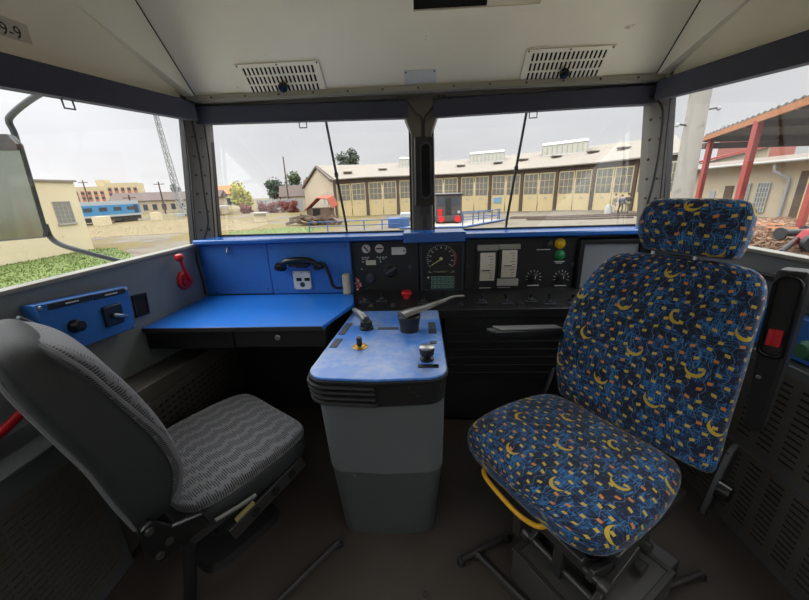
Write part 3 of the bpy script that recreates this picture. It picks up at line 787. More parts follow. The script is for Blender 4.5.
# cabinet under the driver's side
t = thing('dash_cabinet','black cabinet below the dashboard on the driver side','cabinet',(.7,1.9,0))
obj('body', MB().bb(.125,1.365,1.83,2.12,.02,.70), M['blackm'], t, bevel=.004)
obj('front_board', MB().bb(.13,1.2,1.81,1.832,.30,.715), M['black'], t, bevel=.004)
m = MB()
for i in range(7): m.bb(.16,1.15,1.803,1.812,.35+i*.05,.357+i*.05)
obj('ribs', m, M['blackm'], t)
t = thing('bulkhead_grille','dark perforated board below the blue worktop facing the spare seat','grille',(-.88,1.95,0))
m = MB(); slotted(m, lambda u,v,o: V((-1.195+u,1.95-o,.01+v)), .84, .68, 28, 24, .018, .010, .006, .03, .03)
obj('grille_plate', m, M['blackm'], t, smooth=False)
obj('backing', MB().bb(-1.195,-.355,1.951,1.96,.01,.69), M['deepblk'], t, smooth=False)

# ================================================================= CONTROL PEDESTAL
def ped_outline(xl0, xl1, xr, yf, yb, R, z, n=6):
    """rounded front, straight back; xl0 = left x at front, xl1 = left x at back"""
    o = [V((xl1,yb,z))]
    for i in range(n+1):
        a = PI+PI/2*i/n; o.append(V((xl0+R+R*math.cos(a), yf+R+R*math.sin(a)*.9-.0, z)))
    o.append(V(((xl0+xr)/2, yf-.004, z)))
    for i in range(n+1):
        a = 1.5*PI+PI/2*i/n; o.append(V((xr-R+R*math.cos(a), yf+R+R*math.sin(a)*.9, z)))
    o.append(V((xr,yb,z))); return o
t = thing('control_pedestal','grey control pedestal with a blue top between the two seats','control desk',(-.16,1.4,0))
obj('top_plate', MB().loft([ped_outline(-.432,-.385,.092,1.068,1.795,.085,.746), ped_outline(-.432,-.385,.092,1.068,1.795,.085,.757)]), M['blueworn_sheen'], t, bevel=.003)
obj('edge_trim', MB().loft([ped_outline(-.437,-.39,.097,1.062,1.80,.088,.732), ped_outline(-.437,-.39,.097,1.062,1.80,.088,.747)]), M['rubber'], t, bevel=.003)
obj('collar', MB().loft([ped_outline(-.420,-.375,.086,1.072,1.80,.085,.64), ped_outline(-.430,-.385,.092,1.068,1.80,.085,.735)]), M['rubber'], t)
for i, z in enumerate((.652,.674,.697,.719)):
    path = ped_outline(-.432-.003*i,-.385-.002*i,.092,1.066,1.75,.088,z)[:9]
    obj('rib', MB().tube(path, .0085, 8), M['rubber'], t)
obj('upper_body', MB().loft([ped_outline(-.392,-.35,.078,1.085,1.80,.07,.315), ped_outline(-.412,-.37,.084,1.080,1.80,.08,.642)]), M['grey'], t)
obj('lower_body', MB().loft([ped_outline(-.352,-.33,.040,1.075,1.78,.06,.0), ped_outline(-.390,-.35,.076,1.088,1.80,.07,.318)]), M['greydk'], t)
each('rivet', [(-.285,1.088,.303),(-.278,1.088,.303)], (0,-1,0), [(0,.004),(.004,.003)], M['metal'], t)
ZT = .757
def lab(x0, x1, y0, y1, mt, sk=0):
    m = MB(); m.prism([(x0,y0,ZT-.001),(x1,y0,ZT-.001),(x1+sk,y1,ZT-.001),(x0+sk,y1,ZT-.001)],(0,0,.004))
    obj('label_plate', m, M[mt], t, bevel=.001)
lab(-.398,-.368,1.47,1.61,'scuff',.012); lab(-.405,-.372,1.33,1.42,'scuff',.008); lab(-.215,-.115,1.525,1.55,'scuff')
lab(.032,.068,1.47,1.61,'scuff'); lab(.034,.064,1.36,1.385,'scuff'); lab(-.018,.062,1.148,1.172,'black'); lab(.04,.06,1.149,1.171,'ivory')
lab(-.32,-.29,1.655,1.675,'scuff')
# keyed switch
k = obj('key_switch', MB().lathe((-.270,1.335,ZT-.001),(0,0,1),[(0,.034),(.004,.034),(.006,.026),(.01,.024),(.012,.012)],24), M['brass'], t)
obj('spindle', MB().cyl((-.272,1.335,ZT+.008),(-.272,1.335,ZT+.045),.012,.012,14), M['black'], k)
# small reversing lever
k = obj('reverser_lever', MB().lathe((-.272,1.54,ZT-.001),(0,0,1),[(0,.034),(.012,.034),(.016,.03),(.04,.028),(.046,.02)],20), M['black'], t)
m = MB(); a = V((-.272,1.54,ZT+.045)); b = V((-.352,1.655,ZT+.062)); m.tube([a,a.lerp(b,.25)+V((0,0,.006)),a.lerp(b,.8),b],[.020,.022,.017,.010],10)
o = obj('grip', m, plain('worn_grip', rgb(120,120,122), .3, .4), k); o['label'] = 'pale worn grip'
# main controller
k = obj('controller', MB().loft([superring((-.06,1.52,ZT-.001),(1,0,0),(0,1,0),.045,.05,2.4,24), superring((-.06,1.525,ZT+.03),(1,0,0),(0,1,0),.048,.052,2.4,24), superring((-.06,1.53,ZT+.07),(1,0,0),(0,1,0),.056,.058,2.4,24), superring((-.06,1.53,ZT+.078),(1,0,0),(0,1,0),.05,.052,2.4,24)]), M['black'], t)
m = MB(); pts = smoothpts([(-.095,1.50,ZT+.082),(-.04,1.535,ZT+.09),(.04,1.585,ZT+.098),(.10,1.61,ZT+.112),(.165,1.645,ZT+.124),(.215,1.66,ZT+.122)],5)
rr = [.03+(.006-.03)*(i/(len(pts)-1))**.7 for i in range(len(pts))]
rings = []
for i, pnt in enumerate(pts):
    d = (pts[min(i+1,len(pts)-1)]-pts[max(i-1,0)]).normalized(); sd = d.cross(V((0,0,1))).normalized(); u = sd.cross(d)
    w = max(.008, .044-.05*i/(len(pts)-1)) ; h = max(.006, .016-.012*i/(len(pts)-1))
    rings.append([pnt+sd*(w*math.cos(2*PI*q/12))+u*(h*math.sin(2*PI*q/12)) for q in range(12)])
o = obj('handle', m.loft(rings), M['metal'] if False else plain('handle_grey', rgb(120,118,116), .3, .5), k); o['label'] = 'shiny grey handle'
# round knob with white collar
k = obj('brake_knob', MB().lathe((.018,1.216,ZT-.001),(0,0,1),[(0,.028),(.008,.028),(.012,.016),(.022,.016),(.026,.028),(.046,.03),(.054,.026),(.056,.004)],20), M['black'], t)
m = MB(); m.lathe((.018,1.216,ZT+.052),(0,0,1),[(0,.031),(.004,.031),(.006,.026)],20); obj('cap_ring', m, M['metal'], k)

# ================================================================= LEFT WALL FITTINGS
t = thing('switch_box','blue sloping wall box with round knob and rotary switch below the side window','switch box',(-1.34,1.22,.86))
def bp(y, z, out=0): return V((-1.31+out, y, z))
m = MB(); m.loft([[bp(1.035,1.066),bp(1.41,1.030),bp(1.392,.838),bp(1.045,.868)],[bp(1.035,1.066,-.058),bp(1.41,1.030,-.058),bp(1.392,.838,-.058),bp(1.045,.868,-.058)]])
obj('case', m, M['bluepaint'], t, bevel=.004)
Rw = Matrix.Rotation(math.radians(-5.2),3,'X')
def slant(y, z): return z+(-.096)*(y-1.2)
obj('label_strip', MB().box((-1.3085,1.155,1.040),(.004,.165,.022),Rw), M['panelblk'], t, bevel=.001)
obj('label_strip', MB().box((-1.3085,1.315,1.022),(.004,.145,.022),Rw), M['panelblk'], t, bevel=.001)
m = MB(); m.box((-1.306,1.155,1.040),(.002,.05,.005),Rw); m.box((-1.306,1.318,1.022),(.002,.06,.005),Rw)
obj('engraved_marks', m, M['dialtick'], t, smooth=False)
obj('knob', MB().lathe((-1.31,1.136,.950),(1,0,0),[(0,.026),(.008,.026),(.014,.022),(.03,.02),(.032,.002)],18), M['black'], t)
k = obj('rotary_switch', MB().box((-1.304,1.296,.935),(.014,.085,.085),Rw), M['black'], t, bevel=.003)
obj('lever', MB().box((-1.288,1.312,.925),(.016,.065,.016),(math.radians(-25),0,0)), M['metal'], k, bevel=.004)
each('screw', [(-1.31,y,zz) for y, zz in ((1.048,1.052),(1.398,1.018),(1.382,.850),(1.056,.880))], (1,0,0), [(0,.008),(.004,.006)], M['metal'], t, 10)
t = thing('wall_recess','black open recess in the wall beside the blue switch box','recess',(-1.36,1.51,.86))
m = MB(); m.prism([(-XW+.002,1.482,.958),(-XW+.002,1.553,.95),(-XW+.002,1.543,.858),(-XW+.002,1.474,.865)],(.003,0,0)); obj('opening', m, M['deepblk'], t, smooth=False)
m = MB(); m.frame([(-XW,1.477,.965),(-XW,1.560,.957),(-XW,1.549,.85),(-XW,1.468,.858)],[(-XW,1.484,.957),(-XW,1.552,.949),(-XW,1.542,.859),(-XW,1.475,.866)],(.008,0,0)); obj('rim', m, M['black'], t, smooth=False)
t = thing('brake_lever','red emergency valve lever with ball end on the grey wall','lever',(-1.36,1.81,.95))
obj('hub', MB().lathe((-XW,1.845,.945),(1,0,0),[(0,.055),(.012,.052),(.018,.04),(.03,.04),(.034,.02),(.036,.002)],22), M['red'], t)
obj('arm', MB().tube([(-1.325,1.845,.945),(-1.318,1.80,1.02),(-1.316,1.785,1.085)],[.011,.009,.008],10), M['red'], t)
obj('ball', MB().lathe((-1.316,1.783,1.068),(0,-.1,1),[(.0,.01),(.006,.018),(.016,.023),(.026,.023),(.036,.017),(.04,.006)],16), M['red'], t)
cable = obj('wall_cable', MB().tube(smoothpts([(-1.362,2.01,1.12),(-1.362,1.99,1.02),(-1.362,2.0,.92),(-1.362,2.0,.81)]),.005,6), M['black']); tag(cable,'thin black cable down the grey wall beside the blue panel','cable')
t = thing('wall_heater','long low wall heater with slotted front under the worktop','heater',(-1.28,1.4,0))
def hz(y): return .63-(y-1.16)*.10
m = MB(); m.loft([[(-XW+.002,.95,hz(.95)),(-1.2,.95,hz(.95)),(-1.2,.95,.02),(-XW+.002,.95,.02)],[(-XW+.002,1.94,hz(1.94)),(-1.2,1.94,hz(1.94)),(-1.2,1.94,.02),(-XW+.002,1.94,.02)]])
obj('case', m, M['heater'], t, bevel=.004)
m = MB(); slotted(m, lambda u,v,o: V((-1.199+o,1.0+u,.06+v-u*.05)), .90, .50, 22, 14, .026, .012, .006, .03, .03)
obj('grille_plate', m, M['heater'], t, smooth=False)
obj('backing', MB().bb(-1.2,-1.1985,1.0,1.9,.05,.50), M['deepblk'], t, smooth=False)
t = thing('side_cabinet','plain dark green cabinet on the floor behind the grey seat','cabinet',(-1.28,.5,0))
obj('body', MB().bb(-XW+.002,-1.18,-.3,.94,.0,.66), M['darkwall'], t, bevel=.006)
m = MB(); slotted(m, lambda u,v,o: V((-1.179+o,.56+u,.06+v)), .34, .52, 8, 20, .030, .010, .005, .02, .02)
obj('grille_plate', m, M['heater'], t, smooth=False)
obj('top_edge', MB().bb(-XW+.002,-1.17,-.3,.945,.655,.67), M['wallgrey'] if False else M['darkwall'], t, bevel=.003)
t = thing('grab_handle','red curved grab handle on the wall behind the grey seat','handle',(-1.36,.8,.74))
obj('bar', MB().tube(smoothpts([(-1.368,.95,.775),(-1.32,.93,.775),(-1.29,.88,.76),(-1.285,.78,.73),(-1.31,.70,.715),(-1.368,.66,.71)],5),.015,10), M['red'], t)
for y, zz in ((.95,.775),(.66,.71)): obj('flange', MB().lathe((-1.369,y,zz),(1,0,0),[(0,.03),(.006,.03),(.01,.02)],14), M['red'], t)

# ================================================================= RIGHT WALL FITTINGS
t = thing('side_shelf','blue side panel on the wall behind the upright armrest','panel',(1.34,1.3,.78))
obj('board', MB().bb(1.315,XW-.002,.7,1.80,.785,.935), M['bluepaint'], t, bevel=.004)
k = obj('knob', MB().lathe((1.315,1.10,.84),(-1,0,0),[(0,.035),(.012,.035),(.018,.026),(.035,.024)],18), plain('green_knob', rgb(60,104,76), .5), t); k['label'] = 'green round knob'
t = thing('wall_cover','dark grey wall board between window sill and blue side panel','panel',(1.36,1.2,1.0))
obj('board', MB().bb(1.352,XW-.002,.3,1.9,.94,1.02), M['darkwall'], t, bevel=.003)
obj('gap_strip', MB().bb(1.345,XW-.002,.3,1.9,1.022,1.044), M['black'], t, bevel=.002)
t = thing('side_heater','tall slotted heater cover on the wall behind the driver seat','heater',(1.32,1.0,0))
obj('case', MB().bb(1.285,XW-.002,.1,1.80,.0,.775), M['darkwall'], t, bevel=.005)
for z0, hh in ((.40,.34),(.04,.33)):
    m = MB(); slotted(m, lambda u,v,o: V((1.284-o,.45+u,z0+v)), 1.15, hh, 13, 12, .055, .010, .005, .03, .02)
    obj('grille_plate', m, M['heater'], t, smooth=False)
    obj('backing', MB().bb(1.2835,1.2848,.46,1.59,z0+.01,z0+hh-.01), M['deepblk'], t, smooth=False)

# ================================================================= SEATS
def ring_uv(rings, scale=1.0):
    """u = length along the ring, v = length along the loft"""
    uv = []; n = len(rings[0]); v = 0
    ref = max(range(len(rings)), key=lambda k: sum((V(rings[k][i])-V(rings[k][(i+1) % n])).length for i in range(n)))
    R = [V(p) for p in rings[ref]]; u = [0]
    for i in range(1, n): u.append(u[-1]+(R[i]-R[i-1]).length)
    prev = None
    for r in rings:
        if prev is not None: v += sum((V(p)-V(q)).length for p, q in zip(r, prev))/n
        prev = r
        for i in range(n): uv.append((u[i], v))
    return uv
def cushion(name, rings, mat, parent, sub=1):
    m = MB(); m.loft(rings, caps=True); uv = ring_uv(rings)
    return obj(name, m, mat, parent, subsurf=sub, uv=uv)

# ---- driver's seat (local: -y is where it faces, x across, z up)
drv = thing('driver_seat','driver seat in blue fabric with yellow flecks and crescents','seat',(.655,1.115,0),math.radians(-57),None,True)
rings = []
for y, a, b, zc in ((-.385,.12,.02,.385),(-.38,.22,.040,.388),(-.35,.285,.060,.392),(-.30,.315,.072,.396),(-.2,.330,.078,.400),(-.06,.330,.077,.398),(.06,.316,.074,.396),(.15,.298,.068,.395),(.195,.26,.05,.395),(.21,.17,.03,.395)):
    rings.append(superring((-.05,y,zc),(1,0,0),(0,0,1),a,b,3.2,32,.014))
cushion('seat_cushion', rings, M['moqblue'], drv, 2)
rec = math.radians(14)
ub = V((0,math.sin(rec),math.cos(rec))); fb = V((0,-math.cos(rec),math.sin(rec)))
B0 = V((-.030,.225,.415))
rings = []
for s_, a, b, cx_ in ((0,.275,.03,.03),(.010,.302,.046,.03),(.05,.312,.058,.025),(.13,.322,.063,.002),(.28,.331,.062,-.014),(.42,.322,.058,-.012),(.53,.304,.056,-.004),(.62,.286,.052,.014),(.68,.258,.046,.028),(.715,.225,.036,.036),(.732,.16,.02,.04)):
    rings.append(superring(B0+ub*s_+V((cx_,0,0)),(1,0,0),fb,a,b,4.2,36,.014))
cushion('backrest', rings, M['moqblue'], drv, 2)
rings = []
for s_, a, b in ((.02,.24,.02),(.10,.29,.03),(.38,.31,.032),(.60,.27,.03),(.70,.22,.02)):
    rings.append(superring(B0+ub*s_-fb*.055,(1,0,0),fb,a,b,3.0,24))
cushion('back_shell', rings, M['wblack'], drv, 1)
H0 = B0+ub*.738+fb*.012+V((.040,0,0))
rings = []
for s_, a, b, cx_ in ((0,.125,.03,.016),(.010,.148,.045,.014),(.05,.164,.054,.004),(.10,.173,.056,-.004),(.15,.170,.053,-.006),(.185,.162,.046,-.005),(.202,.14,.032,-.006),(.208,.10,.016,-.006)):
    rings.append(superring(H0+ub*s_+V((cx_,0,0)),(1,0,0),fb,a,b,4.2,36))
cushion('headrest', rings, M['moqblue'], drv, 2)
for x in (-.06,.08):
    obj('headrest_post', MB().cyl(B0+ub*.66+V((x,0,0)), H0+ub*.06+V((x-.04,0,0)), .008), M['metal'], drv)
for x in (-.37,.315):
    m = MB(); c0 = V((x,.24,.36)); m.loft([[c0+V((-.012,-.09,-.06)),c0+V((-.012,.05,-.06)),c0+ub*.16+V((-.012,.05,0)),c0+ub*.16+V((-.012,-.03,0))],[c0+V((.012,-.09,-.06)),c0+V((.012,.05,-.06)),c0+ub*.16+V((.012,.05,0)),c0+ub*.16+V((.012,-.03,0))]])
    obj('recliner_plate', m, M['black'], drv, bevel=.006)
m = MB(); m.lathe((.325,.20,.40),(1,0,0),[(0,.032),(.02,.03),(.034,.028),(.038,.022)],18); obj('recliner_knob', m, M['glossblk'], drv)
# folded-down armrest
a0 = V((-.385,.30,.705)); a1 = V((-.385,-.19,.812))
m = MB()
def arm_(p, w_, lo, hi, dy=0): return [p+V((-w_,dy,lo)),p+V((w_,dy,lo)),p+V((w_+.003,0,hi)),p+V((-w_-.003,0,hi))]
m.loft([arm_(a0,.024,-.014,.020), arm_(a1,.024,-.020,.020,.03), arm_(a1,.019,-.022,.006,.012)])
o = obj('armrest', m, M['black'], drv, bevel=.008); o['label'] = 'armrest folded down'
m = MB(); up_ = V((0,.213,.977)); mid = (a0+a1)/2+up_*.024
m.box(tuple(mid),(.05,.44,.007),(math.atan2(-.107,.49),0,0)); obj('armrest_sheen', m, plain('arm_sheen', rgb(110,110,112), .3), o, bevel=.003)  # grey strip paints the shine along the black armrest's top
# folded-up armrest with recess and red insert
PA = V((.368,.12,.70))
au = V((-.035,-.02,1)).normalized(); af = V((0,-1,-.02)).normalized(); ax = au.cross(af).normalized()*-1
if ax.x < 0: ax = -ax
def ap(x, s_, d): return PA+ax*x+au*s_+af*d
m = MB()
m.loft([[ap(-w_,s_,0),ap(w_,s_,0),ap(w_,s_,-dd_),ap(-w_,s_,-dd_)] for s_, w_, dd_ in ((0,.018,.04),(.02,.021,.055),(.14,.025,.065),(.25,.029,.068),(.44,.031,.068),(.475,.030,.06))])
o = obj('upright_armrest', m, M['black'], drv, bevel=.008); o['label'] = 'armrest folded up against the backrest'
def ast(r, s0, s1, d, n=8):
    q = [ap(r*math.cos(a), s1-r+r*math.sin(a), d) for a in [PI*i/n for i in range(n+1)]]
    return q+[ap(r*math.cos(a), s0+r*.6+r*math.sin(a)*.6, d) for a in [PI+PI*i/n for i in range(n+1)]]
q0, q1 = ast(.028,.235,.466,-.004), ast(.0205,.245,.460,-.004); off = af*.016
m = MB(); m.loft([q0,q1,[p+off for p in q1],[p+off for p in q0]], closed=True); obj('recess_rim', m, M['glossblk'], o, bevel=.002)
obj('recess', MB().prism(ast(.0205,.245,.460,-.0005),af*.002), M['blackm'], o, smooth=False)
m = MB(); m.loft([[ap(-.014,.272,.001),ap(.014,.272,.001),ap(.014,.272,.014),ap(-.014,.272,.014)],[ap(-.014,.318,.001),ap(.014,.318,.001),ap(.014,.318,.010),ap(-.014,.318,.010)]])
for k_ in (-.005,.005): m.loft([[ap(k_-.003,.274,.013),ap(k_+.003,.274,.013),ap(k_+.003,.274,.017),ap(k_-.003,.274,.017)],[ap(k_-.003,.316,.009),ap(k_+.003,.316,.009),ap(k_+.003,.316,.013),ap(k_-.003,.316,.013)]])
obj('red_insert', m, M['red'], o, bevel=.002)
obj('rivet', MB().lathe(ap(-.012,.17,.0),af,[(0,.006),(.004,.004)],10), M['metal'], o)
# height lever and suspension base
m = MB(); m.tube(smoothpts([(-.215,-.28,.335),(-.222,-.335,.325),(-.19,-.372,.318),(-.06,-.386,.312),(.02,-.380,.310),(.065,-.35,.312),(.072,-.28,.32)],5),.009,8)
o = obj('adjust_lever', m, M['yellow'], drv); o['label'] = 'yellow adjusting bar'
obj('seat_pan', MB().bb(-.26,.26,-.26,.18,.295,.335), M['dkmetal'], drv, bevel=.006)
mx_, my_ = .125, -.19
for x in (-.12,.12):
    for sg in (1,-1): obj('scissor_arm', MB().box((mx_+x*(1 if sg > 0 else .8),my_,.215),(.022,.30,.04),(math.radians(20*sg),0,0)), M['dkmetal'], drv, bevel=.004)
for y, zz in ((-.13,.17),(.1,.17),(-.13,.26),(.1,.26)):
    obj('pivot', MB().cyl((mx_-.15,my_+y,zz),(mx_+.15,my_+y,zz),.013,.013,12).cyl((mx_-.152,my_+y,zz),(mx_-.125,my_+y,zz),.022,.022,14).cyl((mx_+.125,my_+y,zz),(mx_+.152,my_+y,zz),.022,.022,14), M['dkmetal'], drv)
obj('spring', MB().tube([(mx_+.045*math.cos(k*.7),my_+.02+.045*math.sin(k*.7),.14+k*.16/70) for k in range(71)],.007,6), M['black'], drv)
obj('base_box', MB().bb(-.017,.327,-.39,.01,0,.14), plain('base_steel', rgb(88,86,84), .36, .5), drv, bevel=.004)
obj('base_rim', MB().frame([(-.02,-.393,.136),(.33,-.393,.136),(.33,.013,.136),(-.02,.013,.136)],[(.0,-.373,.136),(.31,-.373,.136),(.31,-.007,.136),(.0,-.007,.136)],(0,0,.008)), M['dkmetal'], drv, bevel=.002)
obj('rear_foot', MB().bb(-.12,.30,.02,.16,.0,.05), M['dkmetal'], drv, bevel=.006)
for x in (-.05,.12):
    obj('front_link', MB().box((x,-.33,.22),(.035,.02,.16)), M['dkmetal'], drv, bevel=.004)
obj('cross_bar', MB().bb(-.09,.20,-.345,-.315,.275,.31), M['dkmetal'], drv, bevel=.005)

# ---- spare seat, grey moquette, seen from behind
sp = thing('spare_seat','grey patterned seat with dark shell turned towards the pedestal','seat',(-.852,1.117,0),math.radians(146),None,True)
rings = []
for y, a, b, zc in ((-.285,.15,.014,.418),(-.28,.215,.022,.418),(-.255,.258,.030,.420),(-.17,.276,.036,.420),(-.04,.282,.037,.416),(.08,.280,.036,.412),(.17,.265,.034,.410),(.215,.23,.028,.41),(.23,.16,.018,.41)):
    rings.append(superring((.015,y,zc),(1,0,0),(0,0,1),a,b,3.6,32,.008))
cushion('seat_cushion', rings, M['moqgrey'], sp, 2)
rings = []
for y, a, b, zc in ((-.288,.17,.035,.365),(-.275,.245,.050,.362),(-.2,.276,.060,.355),(.1,.280,.062,.348),(.22,.255,.05,.345),(.24,.18,.03,.345)):
    rings.append(superring((.015,y,zc),(1,0,0),(0,0,1),a,b,4.5,32))
cushion('seat_shell', rings, M['wblack'], sp, 1)
prof_ = [(.415,.255,.30,.10),(.435,.235,.33,.19),(.49,.222,.345,.245),(.62,.190,.372,.272),(.70,.197,.385,.276),(.78,.212,.398,.274),(.88,.250,.422,.264),(.97,.285,.444,.25),(1.04,.312,.460,.235),(1.10,.346,.468,.213),(1.135,.372,.462,.18),(1.155,.395,.448,.12)]
prof_ = [(.44+(zz-.45)*.925,f_,r_,a_) for zz, f_, r_, a_ in prof_]
rings = [superring((0,(f_+r_)/2,zz),(1,0,0),(0,-1,0),a,(r_-f_)/2,4.0,36) for zz, f_, r_, a in prof_]
cushion('back_shell', rings, M['wblack'], sp, 2)
def front_at(zz):
    for (z0,f0,_,a0_),(z1,f1,_,a1_) in zip(prof_, prof_[1:]):
        if z0 <= zz <= z1: k = (zz-z0)/(z1-z0); return f0+(f1-f0)*k, a0_+(a1_-a0_)*k
rings = []
for zz, b, ins in ((.455,.015,.06),(.47,.028,.035),(.52,.036,.018),(.62,.042,.016),(.72,.050,.016),(.82,.060,.018),(.92,.066,.02),(1.00,.062,.022),(1.04,.046,.03),(1.065,.03,.04),(1.08,.014,.06)):
    f_, a_ = front_at(zz); rings.append(superring((0,f_+.012,zz),(1,0,0),(0,-1,0),a_-ins,b,2.6,36,.022))
cushion('backrest', rings, M['moqgrey'], sp, 2)
for sgn in (-1, 1):
    for nm_, w_ in (('piping',0),('piping',1)):
        pth = []
        for zz, f_, r_, a in prof_[2:11]:
            yy = (f_+r_)/2; bb_ = (r_-f_)/2
            pth.append(V((sgn*(a*.955), yy-bb_*.90 if not w_ else yy+bb_*.90, zz)))
        obj('piping', MB().tube(smoothpts(pth,4),.0055,6), M['piping'], sp)
for x in (-.288,.288):
    m = MB(); c0 = V((x,.275,.445)); q = [c0+V((0,-.10,-.06)),c0+V((0,.045,-.075)),c0+V((0,.07,.0)),c0+V((0,.065,.07)),c0+V((0,.035,.085)),c0+V((0,-.005,.02)),c0+V((0,-.09,-.01))]
    pl = obj('recliner_plate', MB().prism([p+V((-.012,0,0)) for p in q],(.024,0,0)), M['glossblk'], sp, bevel=.005)
    for dy, dz in ((.045,.055),(.01,-.02),(.04,-.045)): obj('bolt', MB().lathe(c0+V((math.copysign(.012,x),dy,dz)),(math.copysign(1,x),0,0),[(0,.012),(.006,.010)],10), M['dkmetal'], pl)
obj('lever', MB().tube([(-.30,.16,.38),(-.302,.08,.368),(-.302,.02,.362)],[.007,.008,.009],8), M['metal'], sp)
obj('paper_tag', MB().box((-.285,.06,.315),(.004,.075,.02),(math.radians(-12),0,0)), plain('tag', rgb(150,140,90), .5), sp, smooth=False)
obj('seat_pan', MB().bb(-.22,.22,-.20,.22,.265,.31), M['dkmetal'], sp, bevel=.006)
for x in (-.24,.24):
    s_ = obj('slide_rail', MB().box((x,-.06,.255),(.016,.34,.06),(math.radians(-14),0,0)), M['dkmetal'], sp, bevel=.003)
    for dy in (-.16,-.08,.01): obj('hole', MB().lathe((x+math.copysign(.008,x),dy,.255-(dy+.06)*.25),(math.copysign(1,x),0,0),[(0,.018),(.003,.018),(.003,.012)],12), M['deepblk'], s_)
for sg in (-1,1): obj('rear_leg', MB().tube([(sg*.20,.22,.28),(sg*.19,.24,.15),(sg*.17,.26,.01)],.022,10), M['black'], sp)
m = MB(); m.loft([superring((0,.02,.0),(1,0,0),(0,1,0),.16,.17,5,24), superring((0,.02,.03),(1,0,0),(0,1,0),.15,.16,5,24), superring((0,.02,.05),(1,0,0),(0,1,0),.07,.075,3,24), superring((0,.02,.26),(1,0,0),(0,1,0),.065,.07,3,24)])
obj('base_column', m, M['black'], sp)

# floor bars
def floorbar(label, segs):
    t = thing('floor_rail', label, 'rail', segs[0][0], 0)
    m = MB()
    for a, b in segs: m.tube([a,b],.011,8)
    obj('bar', m, M['dkmetal'], t)
    seen = set()
    for a, b in segs:
        for q in (V(a), V(b)):
            if (round(q.x,2),round(q.y,2)) in seen: continue
            seen.add((round(q.x,2),round(q.y,2))); obj('foot', MB().lathe((q.x,q.y,.0),(0,0,1),[(0,.018),(.012,.016),(.02,.01)],10), M['black'], t)
floorbar('thin metal bar on the floor between grey seat and pedestal', [((-.36,1.02,.02),(-.53,.80,.02))])
floorbar('metal floor bars forming a T beside the driver seat base', [((.14,.96,.02),(.34,1.06,.02)),((.20,.985,.02),(.36,.80,.02))])
floorbar('metal floor bar behind the driver seat base near the slotted heater', [((.80,.86,.02),(1.02,.93,.02)),((.80,.86,.02),(.92,.74,.02))])

o = obj('steel_washer', MB().frame([(-0.004+.013*math.cos(PI*k/8),0.850+.013*math.sin(PI*k/8),0) for k in range(16)],[(-0.004+.007*math.cos(PI*k/8),0.850+.007*math.sin(PI*k/8),0) for k in range(16)],(0,0,.004)), M['dkmetal']); tag(o,'small steel ring lying on the floor in front of the pedestal','washer')

# ================================================================= OUTSIDE
def sm01(t): t = max(0, min(1, t)); return t*t*(3-2*t)
def gz(x, y): return -1.5+.28*sm01((x-10)/10)*sm01((y-12)/14)
g = MB(); nx, ny = 60, 50
xs = [-260+520*i/nx for i in range(nx+1)]; xs = sorted(set([round(v,2) for v in xs]+[i*2.0 for i in range(-20,21)]))
ys = sorted(set([-60+i*20.0 for i in range(3)]+[i*2.0 for i in range(0,31)]+[60+i*20.0 for i in range(1,13)]))
o_ = 0
for x in xs:
    for y in ys: g.v.append(V((x,y,gz(x,y))))
for i in range(len(xs)-1):
    for j in range(len(ys)-1):
        a = i*len(ys)+j; g.f.append([a,a+len(ys),a+len(ys)+1,a+1]); g.m.append(0)
struct('ground', g, M['ground'], smooth=True)
apron = MB().bb(-8.4,5.2,-14,5.4,-1.56,-1.485)
struct('bounce_pavement', apron, plain('bounce_concrete', rgb(176,172,162), .9, 0, .12, 1.5))  # added unseen slab, bounces daylight up to the cab ceiling
def grass_patch(name, poly, n, h, mat, label, seed):
    rnd = random.Random(seed); m = MB()
    x0 = min(p[0] for p in poly); x1 = max(p[0] for p in poly); y0 = min(p[1] for p in poly); y1 = max(p[1] for p in poly)
    def inside(x, y):
        c = False; j = len(poly)-1
        for i in range(len(poly)):
            if (poly[i][1] > y) != (poly[j][1] > y) and x < (poly[j][0]-poly[i][0])*(y-poly[i][1])/(poly[j][1]-poly[i][1])+poly[i][0]: c = not c
            j = i
        return c
    m.prism([(p[0],p[1],gz(*p)+.0) for p in poly],(0,0,.02))
    k = 0
    while k < n:
        x, y = rnd.uniform(x0,x1), rnd.uniform(y0,y1)
        if not inside(x, y): continue
        k += 1; a = rnd.uniform(0,PI); hh = h*rnd.uniform(.4,1.2); w = h*.35; z = gz(x,y)
        dx, dy = math.cos(a)*w, math.sin(a)*w; lx, ly = rnd.uniform(-.5,.5)*hh, rnd.uniform(-.5,.5)*hh
        m.add([(x-dx,y-dy,z),(x+dx,y+dy,z),(x+lx,y+ly,z+hh)],[(0,1,2)])
    o = obj(name, m, mat, smooth=False); tag(o, label, 'grass', None, 'stuff'); return o
grass_patch('grass',[(-20.3,8),(-9.5,6),(-12,13),(-15.5,17.5),(-19,20.4),(-20.3,20.2)],7000,.10,M['grass'],'green grass strip at the foot of the cream hut',1)
grass_patch('grass',[(-38,30),(-30,25.5),(-15,30),(-16,37),(-30,47),(-38,46)],9000,.07,M['drygrass'],'dry yellow grass between the yard track and the blue coach',2)
grass_patch('grass',[(-14,24.5),(-9,24),(-8,29),(-12,31),(-16,28)],2500,.08,M['grass'],'green weeds beside the timber heap in front of the roundhouse',3)

def bxp(name, mat, parent, x0,x1,y0,y1,z0,z1, bevel=0):
    return obj(name, MB().bb(x0,x1,y0,y1,z0,z1), mat, parent, bevel=bevel, smooth=False)

